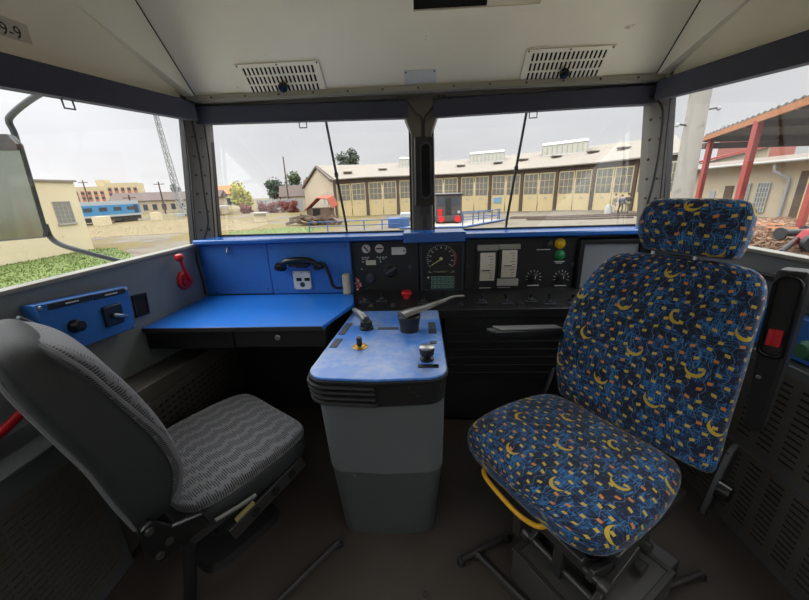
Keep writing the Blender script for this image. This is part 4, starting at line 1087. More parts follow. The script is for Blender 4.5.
# --- cream hut on the left
t = thing('cream_hut','plain cream rendered hut with one barred window behind the outside mirror','building',(-23,15,-1.5))
bxp('wall', M['cream_wall'], t, -27,-20.36,6,20.33,-1.55,2.45)
bxp('roof', M['roof_felt'], t, -27.1,-20.26,5.9,20.45,2.45,2.55)
w = bxp('window', plain('dusty_window', rgb(110,106,98), .5), t, -20.4,-20.345,18.72,19.72,.18,1.38)
m = MB()
for i in range(5): m.bb(-20.35,-20.33,18.72+i*.25-.015,18.72+i*.25+.015,.18,1.38)
for i in range(6): m.bb(-20.35,-20.335,18.72,19.72,.18+i*.24-.012,.18+i*.24+.012)
obj('grille', m, M['fence'], w, smooth=False)
bxp('sill', M['concrete'], t, -20.4,-20.28,18.66,19.78,.10,.18)

# --- outside mirror
t = thing('outside_mirror','large outside rear mirror on bent bars beyond the left side window','mirror',(-1.86,1.52,1.24))
mo = [(-1.743,1.262),(-1.755,1.24),(-2.02,1.225),(-2.04,1.25),(-2.02,1.66),(-1.99,1.69),(-1.745,1.678),(-1.72,1.64)]
mb = MB(); mb.loft([[(x,1.53,z) for x, z in mo],[(x,1.545,z) for x, z in mo],[(-1.90+(x+1.90)*.78,1.575,1.455+(z-1.455)*.85) for x, z in mo]]); hs = obj('housing', mb, M['greydk'], t, bevel=.01)
cx, cz = -1.88, 1.455
mi = [(cx+(x-cx)*.97, cz+(z-cz)*.97) for x, z in mo]
obj('glass', MB().prism([(x,1.53,z) for x, z in mi],(0,-.004,0)), M['mirror'], t, smooth=False)
obj('top_shade', MB().prism([(-1.722,1.528,1.615),(-1.72,1.528,1.64),(-1.745,1.528,1.678),(-1.99,1.528,1.69),(-2.02,1.528,1.655),(-2.02,1.528,1.625)],(0,-.012,0)), M['dkmetal'], t, smooth=False)
obj('upper_bar', MB().tube(smoothpts([(-1.46,1.50,1.84),(-1.60,1.52,1.80),(-1.72,1.54,1.755),(-1.755,1.55,1.73),(-1.76,1.56,1.69),(-1.765,1.56,1.60)],5),.012,10), M['greydk'], t)
obj('lower_bar', MB().tube(smoothpts([(-1.765,1.56,1.30),(-1.76,1.56,1.24),(-1.73,1.57,1.20),(-1.66,1.60,1.16),(-1.55,1.68,1.09),(-1.45,1.75,1.03)],5),.012,10), M['greydk'], t)

# --- wipers outside the windscreens
for (x1,z1),(x0,z0),lb in (((-.590,1.85),(-.480,1.165),'windscreen wiper standing in front of the roundhouse gable end'),((.668,1.85),(.548,1.165),'windscreen wiper standing in front of the long row of yellow doors')):
    a, b = fpt(x0,z0,.075), fpt(x1,z1,.075)
    t = thing('windscreen_wiper', lb, 'wiper', tuple(a), 0, 'wipers outside the windscreens')
    obj('arm', MB().tube([a-V((0,-.02,.08)),a.lerp(b,.3)+V((0,.012,0)),a.lerp(b,.5)],[.008,.006,.006],8), M['black'], t)
    obj('blade', MB().tube([a.lerp(b,.03),b],.008,6).tube([a.lerp(b,.3)+V((0,.012,0)),a.lerp(b,.7)+V((0,.012,0))],.006,6), M['gasket'], t)
    obj('link', MB().box(tuple(a.lerp(b,.5)),(.022,.02,.03)), M['dkmetal'], t, bevel=.003)

# --- roundhouse
bays = [(-10.308,43,2.92,2.35),(-6.507,44,3.08,2.5),(-2.736,45,3.13,2.62),(1.03,45.5,3.16,2.7),(4.996,45.5,3.2,2.78),(8.657,44.5,3.28,2.82),(12.079,43,3.37,2.82),(15.349,41,3.43,2.87),(18.182,38.5,3.5,2.95),(20.672,35.5,3.63,3.02),(22.508,32,3.75,3.12)]
ridge = [(-14.6,51.5,5.15),(-7.6,54,5.2),(-3.1,55,5.3),(1.35,55.5,5.36),(6.0,55.5,5.5),(10.3,54.5,5.62),(14.3,53,5.78),(18.3,51,5.95),(21.9,48.5,6.05),(25.2,45.5,6.15),(28,42,6.2)]
back = [(-19.6,60,2.5)]+[(r[0]+(r[0]-b[0])*.9, r[1]+(r[1]-b[1])*.9, 2.6) for b, r in list(zip(bays,ridge))[1:]]
rh = thing('roundhouse','long curved engine shed with cream doors and pale felt roof','building',(5,50,-1.5))
m = MB(); th = V((0,0,-.25))
ev = [V((b[0]-(r[0]-b[0])*.05, b[1]-(r[1]-b[1])*.05, b[2])) for b, r in zip(bays,ridge)]
m.loft([[e, V(r), V(k), V(k)+th, V(r)+th, e+V((0,0,-.12))] for e, r, k in zip(ev,ridge,back)])
roof = obj('roof', m, M['roof_felt'], rh, smooth=False)
m = MB()
g0, g1, g2 = V((bays[0][0],bays[0][1],0)), V((ridge[0][0],ridge[0][1],0)), V((back[0][0],back[0][1],0))
def z(p, h): return V((p.x,p.y,h))
m.prism([z(g0,-1.55),z(g0,2.85),z(g1,5.0),z(g2,2.3),z(g2,-1.55)],(.25,.15,0))
gable = obj('gable_wall', m, M['hall_wall'], rh, smooth=False)
for nm_, qa, qb in (('barge_board',z(g0,2.9)+V((-.12,-.25,0)),z(g1,5.08)),('barge_board',z(g1,5.08),z(g2,2.4)+V((-.2,.3,0)))):
    sd_ = V((-.25,-.12,0)); m = MB(); m.loft([[p_, p_+sd_, p_+sd_+V((0,0,-.28)), p_+V((0,0,-.28))] for p_ in (qa, qb)]); obj(nm_, m, M['fascia'], rh, smooth=False)
for f_ in (.12,.22,.32):
    c_ = g0.lerp(g2, f_); d = (g2-g0).normalized(); nrm = V((-d.y,d.x,0))*-1
    if nrm.x > 0: nrm = -nrm
    m = MB(); m.prism([z(c_-d*.55,-.3)+nrm*.05,z(c_+d*.55,-.3)+nrm*.05,z(c_+d*.55,1.3)+nrm*.05,z(c_-d*.55,1.3)+nrm*.05], -nrm*.1)
    obj('gable_window', m, M['extwhite'], rh, smooth=False)
for i in range(len(bays)-1):
    a, b = V((bays[i][0],bays[i][1],0)), V((bays[i+1][0],bays[i+1][1],0))
    d = (b-a).normalized(); nf = V((d.y,-d.x,0)); L = (b-a).length
    if nf.y > 0: nf = -nf
    zb = lambda p: gz(p.x,p.y)-.05
    ea, eb, da, db = bays[i][2]-.12, bays[i+1][2]-.12, bays[i][3], bays[i+1][3]
    m = MB(); m.prism([z(a,da),z(b,db),z(b,eb),z(a,ea)], -nf*.3); obj('fascia', m, M['fascia'], rh, smooth=False)
    m = MB(); pw = .16; m.prism([z(a-d*pw,zb(a))+nf*.12,z(a+d*pw,zb(a))+nf*.12,z(a+d*pw,ea)+nf*.12,z(a-d*pw,ea)+nf*.12], -nf*.4); obj('door_post', m, M['post_br'], rh, smooth=False)
    for h in (0, 1):
        p0, p1 = a+d*(pw+(L-2*pw)*h/2+.04), a+d*(pw+(L-2*pw)*(h+1)/2-.04)
        t0, t1 = da+(db-da)*h/2-.05, da+(db-da)*(h+1)/2-.05
        s0, s1 = .18*t0, .18*t1    # sill of the glazing
        m = MB(); m.prism([z(p0,zb(p0)),z(p1,zb(p1)),z(p1,t1),z(p0,t0)], -nf*.12)
        dl = obj('door_leaf', m, M['door_yel'], rh, smooth=False)
        q0, q1 = p0+d*.13, p1-d*.13
        m = MB(); m.prism([z(q0,s0)+nf*.03,z(q1,s1)+nf*.03,z(q1,t1-.12)+nf*.03,z(q0,t0-.12)+nf*.03], -nf*.06)
        obj('glazing', m, M['door_pane'], dl, smooth=False)
        m = MB()
        for k in range(1,3):
            c_ = q0.lerp(q1,k/3); tt = t0+(t1-t0)*k/3; ss = s0+(s1-s0)*k/3
            m.prism([z(c_-d*.025,ss)+nf*.05,z(c_+d*.025,ss)+nf*.05,z(c_+d*.025,tt-.12)+nf*.05,z(c_-d*.025,tt-.12)+nf*.05], -nf*.04)
        for k in range(1,3):
            za, zc = s0+(t0-.12-s0)*k/3, s1+(t1-.12-s1)*k/3
            m.prism([z(q0,za-.025)+nf*.05,z(q1,zc-.025)+nf*.05,z(q1,zc+.025)+nf*.05,z(q0,za+.025)+nf*.05], -nf*.04)
        obj('glazing_bars', m, M['door_yel'], dl, smooth=False)
        c_ = p0.lerp(p1,.5); m = MB(); r_ = .16
        m.prism([z(c_-d*r_,.1)+nf*.02,z(c_,.1-r_)+nf*.02,z(c_+d*r_,.1)+nf*.02,z(c_,.1+r_)+nf*.02], nf*.02)
        obj('door_plate', m, M['extwhite'], dl, smooth=False)
        if i == 5 and h == 0:
            m = MB(); m.prism([z(c_-d*.5,-.45)+nf*.02,z(c_+d*.45,-.45)+nf*.02,z(c_+d*.45,.25)+nf*.02,z(c_-d*.5,.12)+nf*.02], nf*.03); o = obj('notice_board', m, plain('notice_blue', rgb(100,136,160), .6), dl, smooth=False); o['label'] = 'light blue notice'
def skylight(i, f0, f1, hgt, zoff):
    a = V(ridge[i]).lerp(V(bays[i][:3]), f0[0]); 
    A = V(ridge[i][:3]); B = V(ridge[i+1][:3]); Af = V(bays[i][:3]); Bf = V(bays[i+1][:3])
    def rp(u, w): return A.lerp(B,u).lerp(Af.lerp(Bf,u), w)
    p = [rp(f0[0],f1), rp(f0[1],f1), rp(f0[1],f1-.16), rp(f0[0],f1-.16)]
    up = V((0,0,hgt))
    m = MB(); m.loft([[q+V((0,0,-.1)) for q in p],[p[0]+up*.9+ (p[3]-p[0])*.2, p[1]+up*.9+(p[2]-p[1])*.2, p[2]+up, p[3]+up]])
    k = obj('skylight', m, M['skylight'], rh, smooth=False)
    m = MB(); n = 9
    for j in range(n+1):
        b0 = p[0].lerp(p[1], j/n); b1 = b0+up*.9+(p[3]-p[0])*.2
        m.cyl(b0, b1, .05, .05, 6)
    m.cyl(p[0]+up*.9+(p[3]-p[0])*.2, p[1]+up*.9+(p[2]-p[1])*.2, .06, .06, 6)
    obj('glazing_bars', m, M['fence'], k, smooth=False)
    m = MB(); m.cyl(p[0]+V((0,-.08,.02)), p[1]+V((0,-.08,.02)), .12, .12, 6); obj('flashing', m, M['extwhite'], k, smooth=False)
skylight(2,(.05,.95),.42,1.15,0); skylight(4,(.35,1.45),.42,1.25,0); skylight(6,(.62,1.85),.40,1.35,0)
for (i, u, w) in ((0,.5,.72),(1,.5,.6),(2,.55,.62),(4,.05,.60),(5,.25,.60),(6,.05,.55),(7,.0,.55),(8,.0,.5),(8,.75,.5)):
    A = V(ridge[i]).lerp(V(ridge[i+1]),u); B = V(bays[i][:3]).lerp(V(bays[i+1][:3]),u); p = A.lerp(B,w)
    m = MB(); m.bb(p.x-.45,p.x+.45,p.y-.4,p.y+.4,p.z-.3,p.z+.18); k = obj('roof_vent', m, M['fascia'], rh, smooth=False)
    obj('cap', MB().bb(p.x-.55,p.x+.55,p.y-.5,p.y+.5,p.z+.18,p.z+.28), M['roof_felt'], k, smooth=False)

# --- timber heap with red roofed shelter
t = thing('red_roofed_shelter','low shelter with bright red sheet roof on a heap of old timber','shelter',(-9.8,33.5,-1.5))
m = MB(); rd = random.Random(4)
m.loft([[( -9.75+1.35*sgn*1.0,33.2,zz) for sgn, zz in ((-1,-.15),(-.45,.45),(.0,.98),(.7,.85),(1.0,.0))]+[(-9.75+1.35*sgn,33.2,zz-.08) for sgn, zz in ((1.0,.0),(.7,.85),(.0,.98),(-.45,.45),(-1,-.15))],
        [( -9.55+1.35*sgn*1.0,35.2,zz+.25) for sgn, zz in ((-1,-.15),(-.45,.45),(.0,.98),(.7,.85),(1.0,.0))]+[(-9.55+1.35*sgn,35.2,zz+.17) for sgn, zz in ((1.0,.0),(.7,.85),(.0,.98),(-.45,.45),(-1,-.15))]])
obj('roof', m, M['redroof'], t, smooth=False)
bxp('wall', M['timber'], t, -10.9,-8.6,33.4,35.0,-1.5,.0)
bxp('opening', M['deepblk'], t, -10.3,-9.6,33.37,33.41,-.75,-.05)
for i in range(16):
    x = -12.0+i*.27; zz = -1.3+rd.uniform(0,.55); y = 32.4+rd.uniform(0,.6)
    o = obj('old_timber', MB().box((x,y,zz),(.26,1.5+rd.uniform(0,1.2),.24),(rd.uniform(-.25,.25),rd.uniform(-.2,.2),1.2+rd.uniform(-.6,.6))), M['timber'], smooth=False)
    tag(o, 'old brown timber beams heaped below the red roofed shelter', 'timber', 'timber heap by the red roofed shelter')

# --- blue coach, low depot, apartment block, mast, poles
t = thing('railway_coach','blue passenger coach standing far behind the cream hut','train',(-39.5,40,-1.5))
d = V((1.5,8.0,0)).normalized(); nf = V((d.y,-d.x,0))
a, b = V((-42.4,31,0)), V((-39.05,47.6,0))
def slab(name, z0, z1, off, mat, parent=t, aa=None, bb=None, th=2.4):
    aa = aa or a; bb = bb or b
    m = MB(); m.prism([z(aa,z0)+nf*off,z(bb,z0)+nf*off,z(bb,z1)+nf*off,z(aa,z1)+nf*off], -nf*th); return obj(name, m, mat, parent, smooth=False)
slab('roof', .75, 1.2, -.15, M['traingrey']); body = slab('body', -.45, .75, 0, M['trainblue']); slab('skirt', -.72, -.45, .02, M['traingrey'])
slab('underframe', -1.25, -.72, -.2, M['dkmetal'])
for k in range(9):
    c_ = a.lerp(b, .08+k*.105)
    o = slab('window', .02, .48, .02, M['darkwin'], body, c_-d*.5, c_+d*.5, .05)
for k in range(3):
    c_ = a.lerp(b, .1+k*.4); slab('bogie', -1.5, -.9, -.1, M['black'], t, c_-d*1.0, c_+d*1.0, 1.6)
slab('end_door', -.4, .7, .03, M['darkwin'], body, b-d*.9, b-d*.35, .05)
for p, lb in (((-37.6,39.6),'cream concrete block in front of the blue coach middle'),((-36.3,46.6),'cream concrete block at the end of the blue coach')):
    o = obj('concrete_block', MB().box((p[0],p[1],-.98),(1.1,1.5 if p[1]<42 else .8,1.05),(0,0,.2)), M['cream_wall'], smooth=False); tag(o, lb, 'concrete block')
t = thing('apartment_block','pale apartment block with pink window bays far behind the blue coach','building',(-152,168,-1.5))
A0, A1, A2 = V((-172,163,0)), V((-151,166,0)), V((-139,172,0))
for p0, p1, zt, nb in ((A0,A1,7.6,7),(A1,A2,9.0,5)):
    dd = (p1-p0).normalized(); nn = V((dd.y,-dd.x,0))
    m = MB(); m.prism([z(p0,-1.6),z(p1,-1.6),z(p1,zt),z(p0,zt)], -nn*10); wl = obj('wall', m, M['apart'], t, smooth=False)
    Lw = (p1-p0).length
    for k in range(nb):
        c_ = p0+dd*(Lw*(k+.6)/(nb+.3)); w_ = Lw/(nb+.3)*.28
        m = MB(); m.prism([z(c_-dd*w_,-1)+nn*.05,z(c_+dd*w_,-1)+nn*.05,z(c_+dd*w_,zt-2.0)+nn*.05,z(c_-dd*w_,zt-2.0)+nn*.05], nn*.1)
        bay = obj('window_bay', m, M['apartpink'], t, smooth=False)
        m = MB()
        for q in range(3):
            zz = zt-3.0-q*2.3; m.prism([z(c_-dd*w_*.8,zz-.5)+nn*.1,z(c_+dd*w_*.8,zz-.5)+nn*.1,z(c_+dd*w_*.8,zz+.5)+nn*.1,z(c_-dd*w_*.8,zz+.5)+nn*.1], nn*.1)
        obj('panes', m, M['darkwin'], bay, smooth=False)
m = MB(); m.bb(-157,-153,168,172,7,10.6); obj('roof_housing', m, M['apart'], t, smooth=False)
def fbuilding(label, p0, p1, z0, zt, zr, depth, wallm, roofm, nwin, wm, wz=(.3,.75)):
    p0, p1 = V((*p0,0)), V((*p1,0)); dd = (p1-p0).normalized(); nn = V((dd.y,-dd.x,0)); c = (p0+p1)/2
    t = thing('distant_house', label, 'building', (c.x,c.y,z0))
    m = MB(); m.prism([z(p0,z0),z(p1,z0),z(p1,zt),z(p0,zt)], -nn*depth); obj('wall', m, wallm, t, smooth=False)
    m = MB(); e0, e1 = p0-dd*.3+nn*.3, p1+dd*.3+nn*.3
    m.loft([[z(e0,zt),z(e0-nn*(depth*.5+.3),zr),z(e0-nn*(depth+.6),zt)],[z(e1,zt),z(e1-nn*(depth*.5+.3),zr),z(e1-nn*(depth+.6),zt)]]); obj('roof', m, roofm, t, smooth=False)
    L = (p1-p0).length
    for k in range(nwin):
        c_ = p0+dd*(L*(k+.5)/nwin); w_ = L/nwin*.24; za, zb_ = z0+(zt-z0)*wz[0], z0+(zt-z0)*wz[1]
        m = MB(); m.prism([z(c_-dd*w_,za)+nn*.04,z(c_+dd*w_,za)+nn*.04,z(c_+dd*w_,zb_)+nn*.04,z(c_-dd*w_,zb_)+nn*.04], -nn*.1)
        obj('window', m, wm, t, smooth=False)
    return t
fbuilding('low depot office with dark roof behind the lattice mast',(-60,66),(-47,72),-1.5,1.0,2.6,8,M['hall_wall'],M['fascia'],9,M['darkwin'],(.25,.7))
fbuilding('cream house behind the lattice mast at the window corner',(-46,74),(-40,77),-1.5,1.8,3.6,6,M['cream_wall'],M['rust'],2,M['darkwin'])
fbuilding('small grey house with hipped dark roof at the windscreen corner',(-36.5,56),(-33,57),-1.5,1.3,2.4,5,M['hall_wall'],M['fascia'],2,M['darkwin'])
hs_ = fbuilding('small house with dark roof and brick chimney beside the roundhouse gable',(-27,68),(-20.5,70),-1.5,.9,3.0,6,M['hall_wall'],M['fascia'],3,M['darkwin'])
obj('chimney', MB().bb(-22.6,-21.8,69.5,70.3,1.5,3.9), M['rust'], hs_, smooth=False)
t = thing('lattice_mast','tall pale lattice radio mast behind the dry grass','mast',(-38.2,55,-1.5))
legs = []
base_c, H = V((-38.2,55,-1.5)), 18.0
def mc(h, k):
    w = .55*(1-h/H*.55); a = PI/4+PI/2*k; return base_c+V((w*math.cos(a)-.85*h/H*1.2,w*math.sin(a),h))
for k in range(4): obj('leg', MB().cyl(mc(0,k),mc(H,k),.07,.05,6), M['fence'], t)
m = MB(); n = 18
for i in range(n):
    for k in range(4):
        m.cyl(mc(H*i/n,k), mc(H*(i+1)/n,(k+1)%4), .045,.045,5); m.cyl(mc(H*i/n,k), mc(H*i/n,(k+1)%4), .04,.04,5)
obj('bracing', m, M['fence'], t)
obj('footing', MB().box((-38.2,55,-1.35),(1.6,1.6,.5)), M['extwhite'], t, smooth=False)
def upole(label, x, y, zt, arms=2):
    t = thing('utility_pole', label, 'pole', (x,y,-1.5))
    obj('shaft', MB().cyl((x,y,-1.5),(x,y,zt),.16,.1,8), M['post_br'], t)
    for k in range(arms): obj('crossarm', MB().bb(x-1.0,x+1.0,y-.06,y+.06,zt-.5-k*.7,zt-.38-k*.7), M['post_br'], t, smooth=False)
upole('leaning dark pole rising above the pink window bays',-70,72,5.4,1)
upole('dark signal pole standing at the end of the blue coach',-44,52,2.0,1)
upole('thin pole above the low depot office roof',-48.6,65,4.3,1)
upole('tall thin lamp pole in front of the grey sky over the yellow tree',-24.4,65,7.8,0)
# --- trees
def tree(label, x, y, w, h, zc, mat, seed, trunk=True, nm='tree', cat='tree', blobs=9):
    rnd = random.Random(seed); t = thing(nm, label, cat, (x,y,-1.5))
    m = MB()
    for k in range(blobs):
        c = V((x+rnd.uniform(-.5,.5)*w*.8, y+rnd.uniform(-.4,.4)*w*.6, zc+rnd.uniform(-.45,.5)*h*.75)); r = w*rnd.uniform(.16,.28)
        for q in range(130):
            dv = V((rnd.gauss(0,1),rnd.gauss(0,1),rnd.gauss(0,1))).normalized()*r*rnd.uniform(.55,1.3); p = c+dv
            s_ = w*.05; e1 = V((rnd.gauss(0,1),rnd.gauss(0,1),rnd.gauss(0,1))).normalized()*s_; e2 = dv.cross(e1).normalized()*s_
            m.add([p-e1,p+e2,p+e1,p-e2],[(0,1,2,3)])
        bm = bmesh.new(); bmesh.ops.create_icosphere(bm, subdivisions=2, radius=r*.6)
        o_ = len(m.v); m.v += [v.co*(1+rnd.uniform(-.12,.12))+c for v in bm.verts]
        for f_ in bm.faces: m.f.append([v.index+o_ for v in f_.verts]); m.m.append(0)
        bm.free()
    obj('foliage', m, mat, t, smooth=False)
    if trunk: obj('trunk', MB().cyl((x,y,-1.5),(x,y,zc),w*.05,w*.03,8), M['bark'], t)
tree('yellow green round tree beside the pale fence',-34.2,66,4.6,3.4,1.2,M['leafy'],11)
tree('dark green tree with loose crown right of the yellow tree',-32.5,78,4.4,4.6,2.4,M['leafd'],12)
tree('dull green broad tree next to the fence end',-29.3,79,5.0,3.4,1.9,M['leafd'],13)
tree('green tree partly hidden by the roundhouse gable',-30.6,92,5.4,5.6,3.7,M['leaf'],14)
tree('dark pine crown rising above the roundhouse roof',-14.8,76,4.4,5.4,7.2,M['leafd'],15)
tree('small far conifer above the low depot office',-59,84,2.2,3.4,3.0,M['leafd'],16, blobs=6)
for i, (x, y) in enumerate(((-29.0,57.5),(-25.5,57.5),(-23.7,57),(-22,57.4),(-20.6,56.5))):
    tree('red leaved shrub in front of the pale fence', x, y, 2.0, 1.9, -.75, M['redleaf'], 30+i, False, 'red_shrub', 'shrub', 9)
    COL.objects[-1]
for o in bpy.data.objects:
    if o.get('label') == 'red leaved shrub in front of the pale fence': o['group'] = 'red shrubs along the pale fence'
t = thing('panel_fence','pale grey panel fence with white posts behind the red shrubs','fence',(-22,60,-1.5))
fa, fb_ = V((-29.5,63,0)), V((-20.6,61.5,0))
for k in range(6):
    p0, p1 = fa.lerp(fb_,k/6), fa.lerp(fb_,(k+.96)/6)
    obj('panel', MB().prism([z(p0,-1.5),z(p1,-1.5),z(p1,.55),z(p0,.55)],(0,.12,0)), M['fence'], t, smooth=False)
    obj('post', MB().cyl(z(p0,-1.5)+V((0,-.1,0)),z(p0,.75)+V((0,-.1,0)),.09,.09,8), M['extwhite'], t)
t = thing('carport','low flat white roofed carport at the far edge of the dry grass','shelter',(-34,54,-1.5))
obj('roof', MB().bb(-36.6,-30.5,53,56,-.25,-.08), M['extwhite'], t, smooth=False)
for x in (-36.4,-35.5,-33,-31.6): obj('post', MB().cyl((x,53.2,-1.5),(x,53.2,-.25),.07,.07,8), M['fence'], t)
for p, lb in (((-34.2,54.6),'white car parked below the flat carport roof'),):
    t = thing('parked_car', lb, 'car', (p[0],p[1],-1.5))
    obj('body', MB().bb(p[0]-1.8,p[0]+1.8,p[1]-.7,p[1]+.7,-1.25,-.8), M['rail_blue'], t, bevel=.12)
    obj('cabin', MB().loft([[(p[0]-1.1,p[1]-.65,-.8),(p[0]+1.0,p[1]-.65,-.8),(p[0]+1.0,p[1]+.65,-.8),(p[0]-1.1,p[1]+.65,-.8)],[(p[0]-.7,p[1]-.5,-.4),(p[0]+.6,p[1]-.5,-.4),(p[0]+.6,p[1]+.5,-.4),(p[0]-.7,p[1]+.5,-.4)]]), M['darkwin'], t, bevel=.05)
    for dx_ in (-1.1,1.1):
        for dy_ in (-.7,.7): obj('wheel', MB().cyl((p[0]+dx_,p[1]+dy_-.1,-1.2),(p[0]+dx_,p[1]+dy_+.1,-1.2),.3,.3,14), M['black'], t)
    t['label'] = 'blue car parked below the flat carport roof'
o = thing('well_head','short cream concrete pipe with slab lid standing on the dry grass','concrete pipe',(-17.8,38.2,-1.5))
obj('pipe', MB().lathe((-17.8,38.2,-1.5),(0,0,1),[(0,.62),(.9,.62)],16), M['cream_wall'], o); obj('lid', MB().lathe((-17.8,38.2,-.6),(0,0,1),[(0,.95),(.14,.95)],16), M['concrete'], o)

# --- turntable pit, railings and small locomotive
def railing(label, pts, h=1.05, mid=2):
    t = thing('blue_railing', label, 'railing', (pts[0][0],pts[0][1],gz(*pts[0])))
    P3 = [V((x,y,gz(x,y))) for x, y in pts]
    for p in P3: obj('post', MB().cyl(p,p+V((0,0,h)),.045,.045,8), M['rail_blue'], t)
    for k in range(mid): obj('rail', MB().tube([p+V((0,0,h*(1-k*.48))) for p in P3],.035,6), M['rail_blue'], t)
railing('light blue railing running from the timber heap towards the centre post',[(-8.6,26.5),(-7.2,26.6),(-5.8,26.8),(-4.4,27),(-3.0,27.2),(-1.6,27.6)],.75)
railing('light blue turntable railing beside the small red fronted locomotive',[(3.3,27.2),(4.2,27.9),(5.2,28.8),(6.1,30.0),(7.1,31.6)])
railing('short light blue railing ahead of the turntable end',[(3.6,30.6),(5.2,31.4),(7.1,32.2)],.95)
t = thing('turntable_deck','low concrete turntable deck with blue edge behind the railing','turntable',(5,29,-1.5))
obj('deck', MB().prism([(-1.6,26.8,-1.48),(3.4,26.6,-1.48),(7.6,31.8,-1.48),(3,33,-1.48)],(0,0,.10)), M['concrete'], t, smooth=False)
obj('edge_beam', MB().tube([(-1.6,26.75,-1.4),(3.4,26.55,-1.4),(7.65,31.8,-1.4)],.07,6), M['rail_blue'], t)
t = thing('control_cabin','light blue low machine box at the turntable beside the centre post','machine',(-1.6,28.4,-1.5))
obj('body', MB().bb(-2.6,-.9,28,29.3,-1.5,-.75), M['rail_blue'], t, bevel=.05); obj('hood', MB().bb(-1.6,-.7,28.1,29.2,-.75,-.35), M['traingrey'], t, bevel=.06)
for i, pts_ in enumerate((((9,34.6),(21,30.5)),((8.6,33.8),(20,29.4)),((9.5,31.6),(17,28.6)))):
    m = MB(); a_, b_ = V((*pts_[0],0)), V((*pts_[1],0)); n = 10
    m.tube([V((a_.lerp(b_,k/n).x,a_.lerp(b_,k/n).y,gz(a_.lerp(b_,k/n).x,a_.lerp(b_,k/n).y)+.06)) for k in range(n+1)],.09,6)
    o = obj('yard_rail', m, M['post_br']); tag(o, ('rusty yard rail nearest the cream doors on the right','rusty yard rail second from the cream doors on the right','rusty yard rail in front nearest the cab on the right')[i], 'rail')
t = thing('small_locomotive','small dark locomotive with red buffers on the turntable','locomotive',(2.4,30.2,-1.5))
for nm, bx, mt in (('body',(1.35,3.5,29.6,34,-1.0,.9),'cloth_dark'),('frame',(1.25,3.6,29.5,34,-1.25,-.98),'traingrey'),('roof',(1.25,3.6,29.5,34,.9,1.02),'dkmetal'),('buffer_beam',(1.2,3.65,29.35,29.5,-1.2,-.75),'cloth_dark')):
    obj(nm, MB().bb(*bx), M[mt], t, bevel=.04)
for x in (1.75,3.1): o = obj('buffer', MB().lathe((x,29.35,-1.0),(0,-1,0),[(0,.12),(.3,.12),(.32,.27),(.38,.26)],16), M['red'], t)
for x in (1.8,2.9): obj('cab_window', MB().bb(x-.3,x+.3,29.57,29.6,.1,.65), M['darkwin'], t, smooth=False)
obj('red_panel', MB().bb(1.5,1.85,29.56,29.6,-.9,-.2), M['red'], t, smooth=False); obj('door', MB().bb(2.15,2.6,29.56,29.6,-.9,.7), M['black'], t, smooth=False)
obj('lamp', MB().lathe((3.25,29.6,-.5),(0,-1,0),[(0,.14),(.1,.12)],12), M['extwhite'], t)
for x in (1.5,3.3):
    for y in (30.3,31.6,32.9): obj('wheel', MB().cyl((x-.06,y,-1.15),(x+.06,y,-1.15),.35,.35,16), M['black'], t)

# --- people in the yard
def skinned(name, verts, edges, rad, mat, parent, sub=2):
    me = bpy.data.meshes.new(name); me.from_pydata([tuple(v) for v in verts], edges, []); me.materials.append(mat)
    o = bpy.data.objects.new(name, me); COL.objects.link(o); o.parent = parent
    sk = o.modifiers.new('Skin','SKIN'); sk.use_smooth_shade = True
    for i, r in enumerate(rad):
        d = me.skin_vertices[0].data[i]; d.radius = (r, r*.85) if not isinstance(r, tuple) else r; d.use_root = (i == 0)
    q = o.modifiers.new('Subdivision','SUBSURF'); q.levels = q.render_levels = sub
    return o
def person(label, x, y, rz, jacket, trousers, step=.1, arm=.15, s=1.0, squat=0):
    t = thing('person', label, 'person', (x,y,gz(x,y)), rz, None, True); t.scale = (s,s,s)
    hip, sh = .93, 1.42
    B = [(0,0,hip),(0,0,1.18),(0,0,sh),(0,-.01,1.52),(0,-.02,1.62),(0,-.015,1.72),
         (-.10,0,.90),(-.11,-step,.50),(-.11,-step+.06,.08),(-.11,-step-.10,.04),
         (.10,0,.90),(.11,step,.50),(.11,step+.08,.08),(.11,step-.08,.04),
         (-.19,0,1.38),(-.25,.02,1.12),(-.24,-arm,.90),(-.23,-arm-.03,.80),
         (.19,0,1.38),(.25,.02,1.12),(.24,-arm*.5,.90),(.23,-arm*.5-.03,.80)]
    E = [(0,1),(1,2),(2,3),(3,4),(4,5),(0,6),(6,7),(7,8),(8,9),(0,10),(10,11),(11,12),(12,13),(2,14),(14,15),(15,16),(16,17),(2,18),(18,19),(19,20),(20,21)]
    Rd = [.14,.135,.14,.055,.09,.085,.09,.06,.04,.045,.09,.06,.04,.045,.06,.045,.035,.035,.06,.045,.035,.035]
    skinned('body', B, E, Rd, M['skin'], t)
    jk = [B[0],B[1],B[2],(0,0,1.47),B[14],B[15],B[16],B[18],B[19],B[20]]
    skinned('jacket', jk, [(0,1),(1,2),(2,3),(2,4),(4,5),(5,6),(2,7),(7,8),(8,9)], [.17,.165,.17,.08,.085,.068,.055,.085,.068,.055], jacket, t)
    tr = [(0,0,.95),B[6],B[7],B[8],B[10],B[11],B[12]]
    skinned('trousers', tr, [(0,1),(1,2),(2,3),(0,4),(4,5),(5,6)], [.16,.115,.085,.07,.115,.085,.07], trousers, t)
    sh_ = MB()
    for k in (8,12): sh_.box((B[k][0],B[k][1]-.07,.045),(.10,.28,.09))
    obj('shoes', sh_, M['black'], t, bevel=.02)
    hp_ = MB(); hp_.lathe((0,.005,1.66),(0,0,1),[(0,.098),(.05,.10),(.09,.085),(.115,.05),(.125,.004)],14); obj('hair', hp_, M['hair'], t)
person('person in an olive jacket and pale trousers facing the cream doors',17.75,33.0,.5,M['cloth_olive'],M['cloth_pale'],.08,.1)
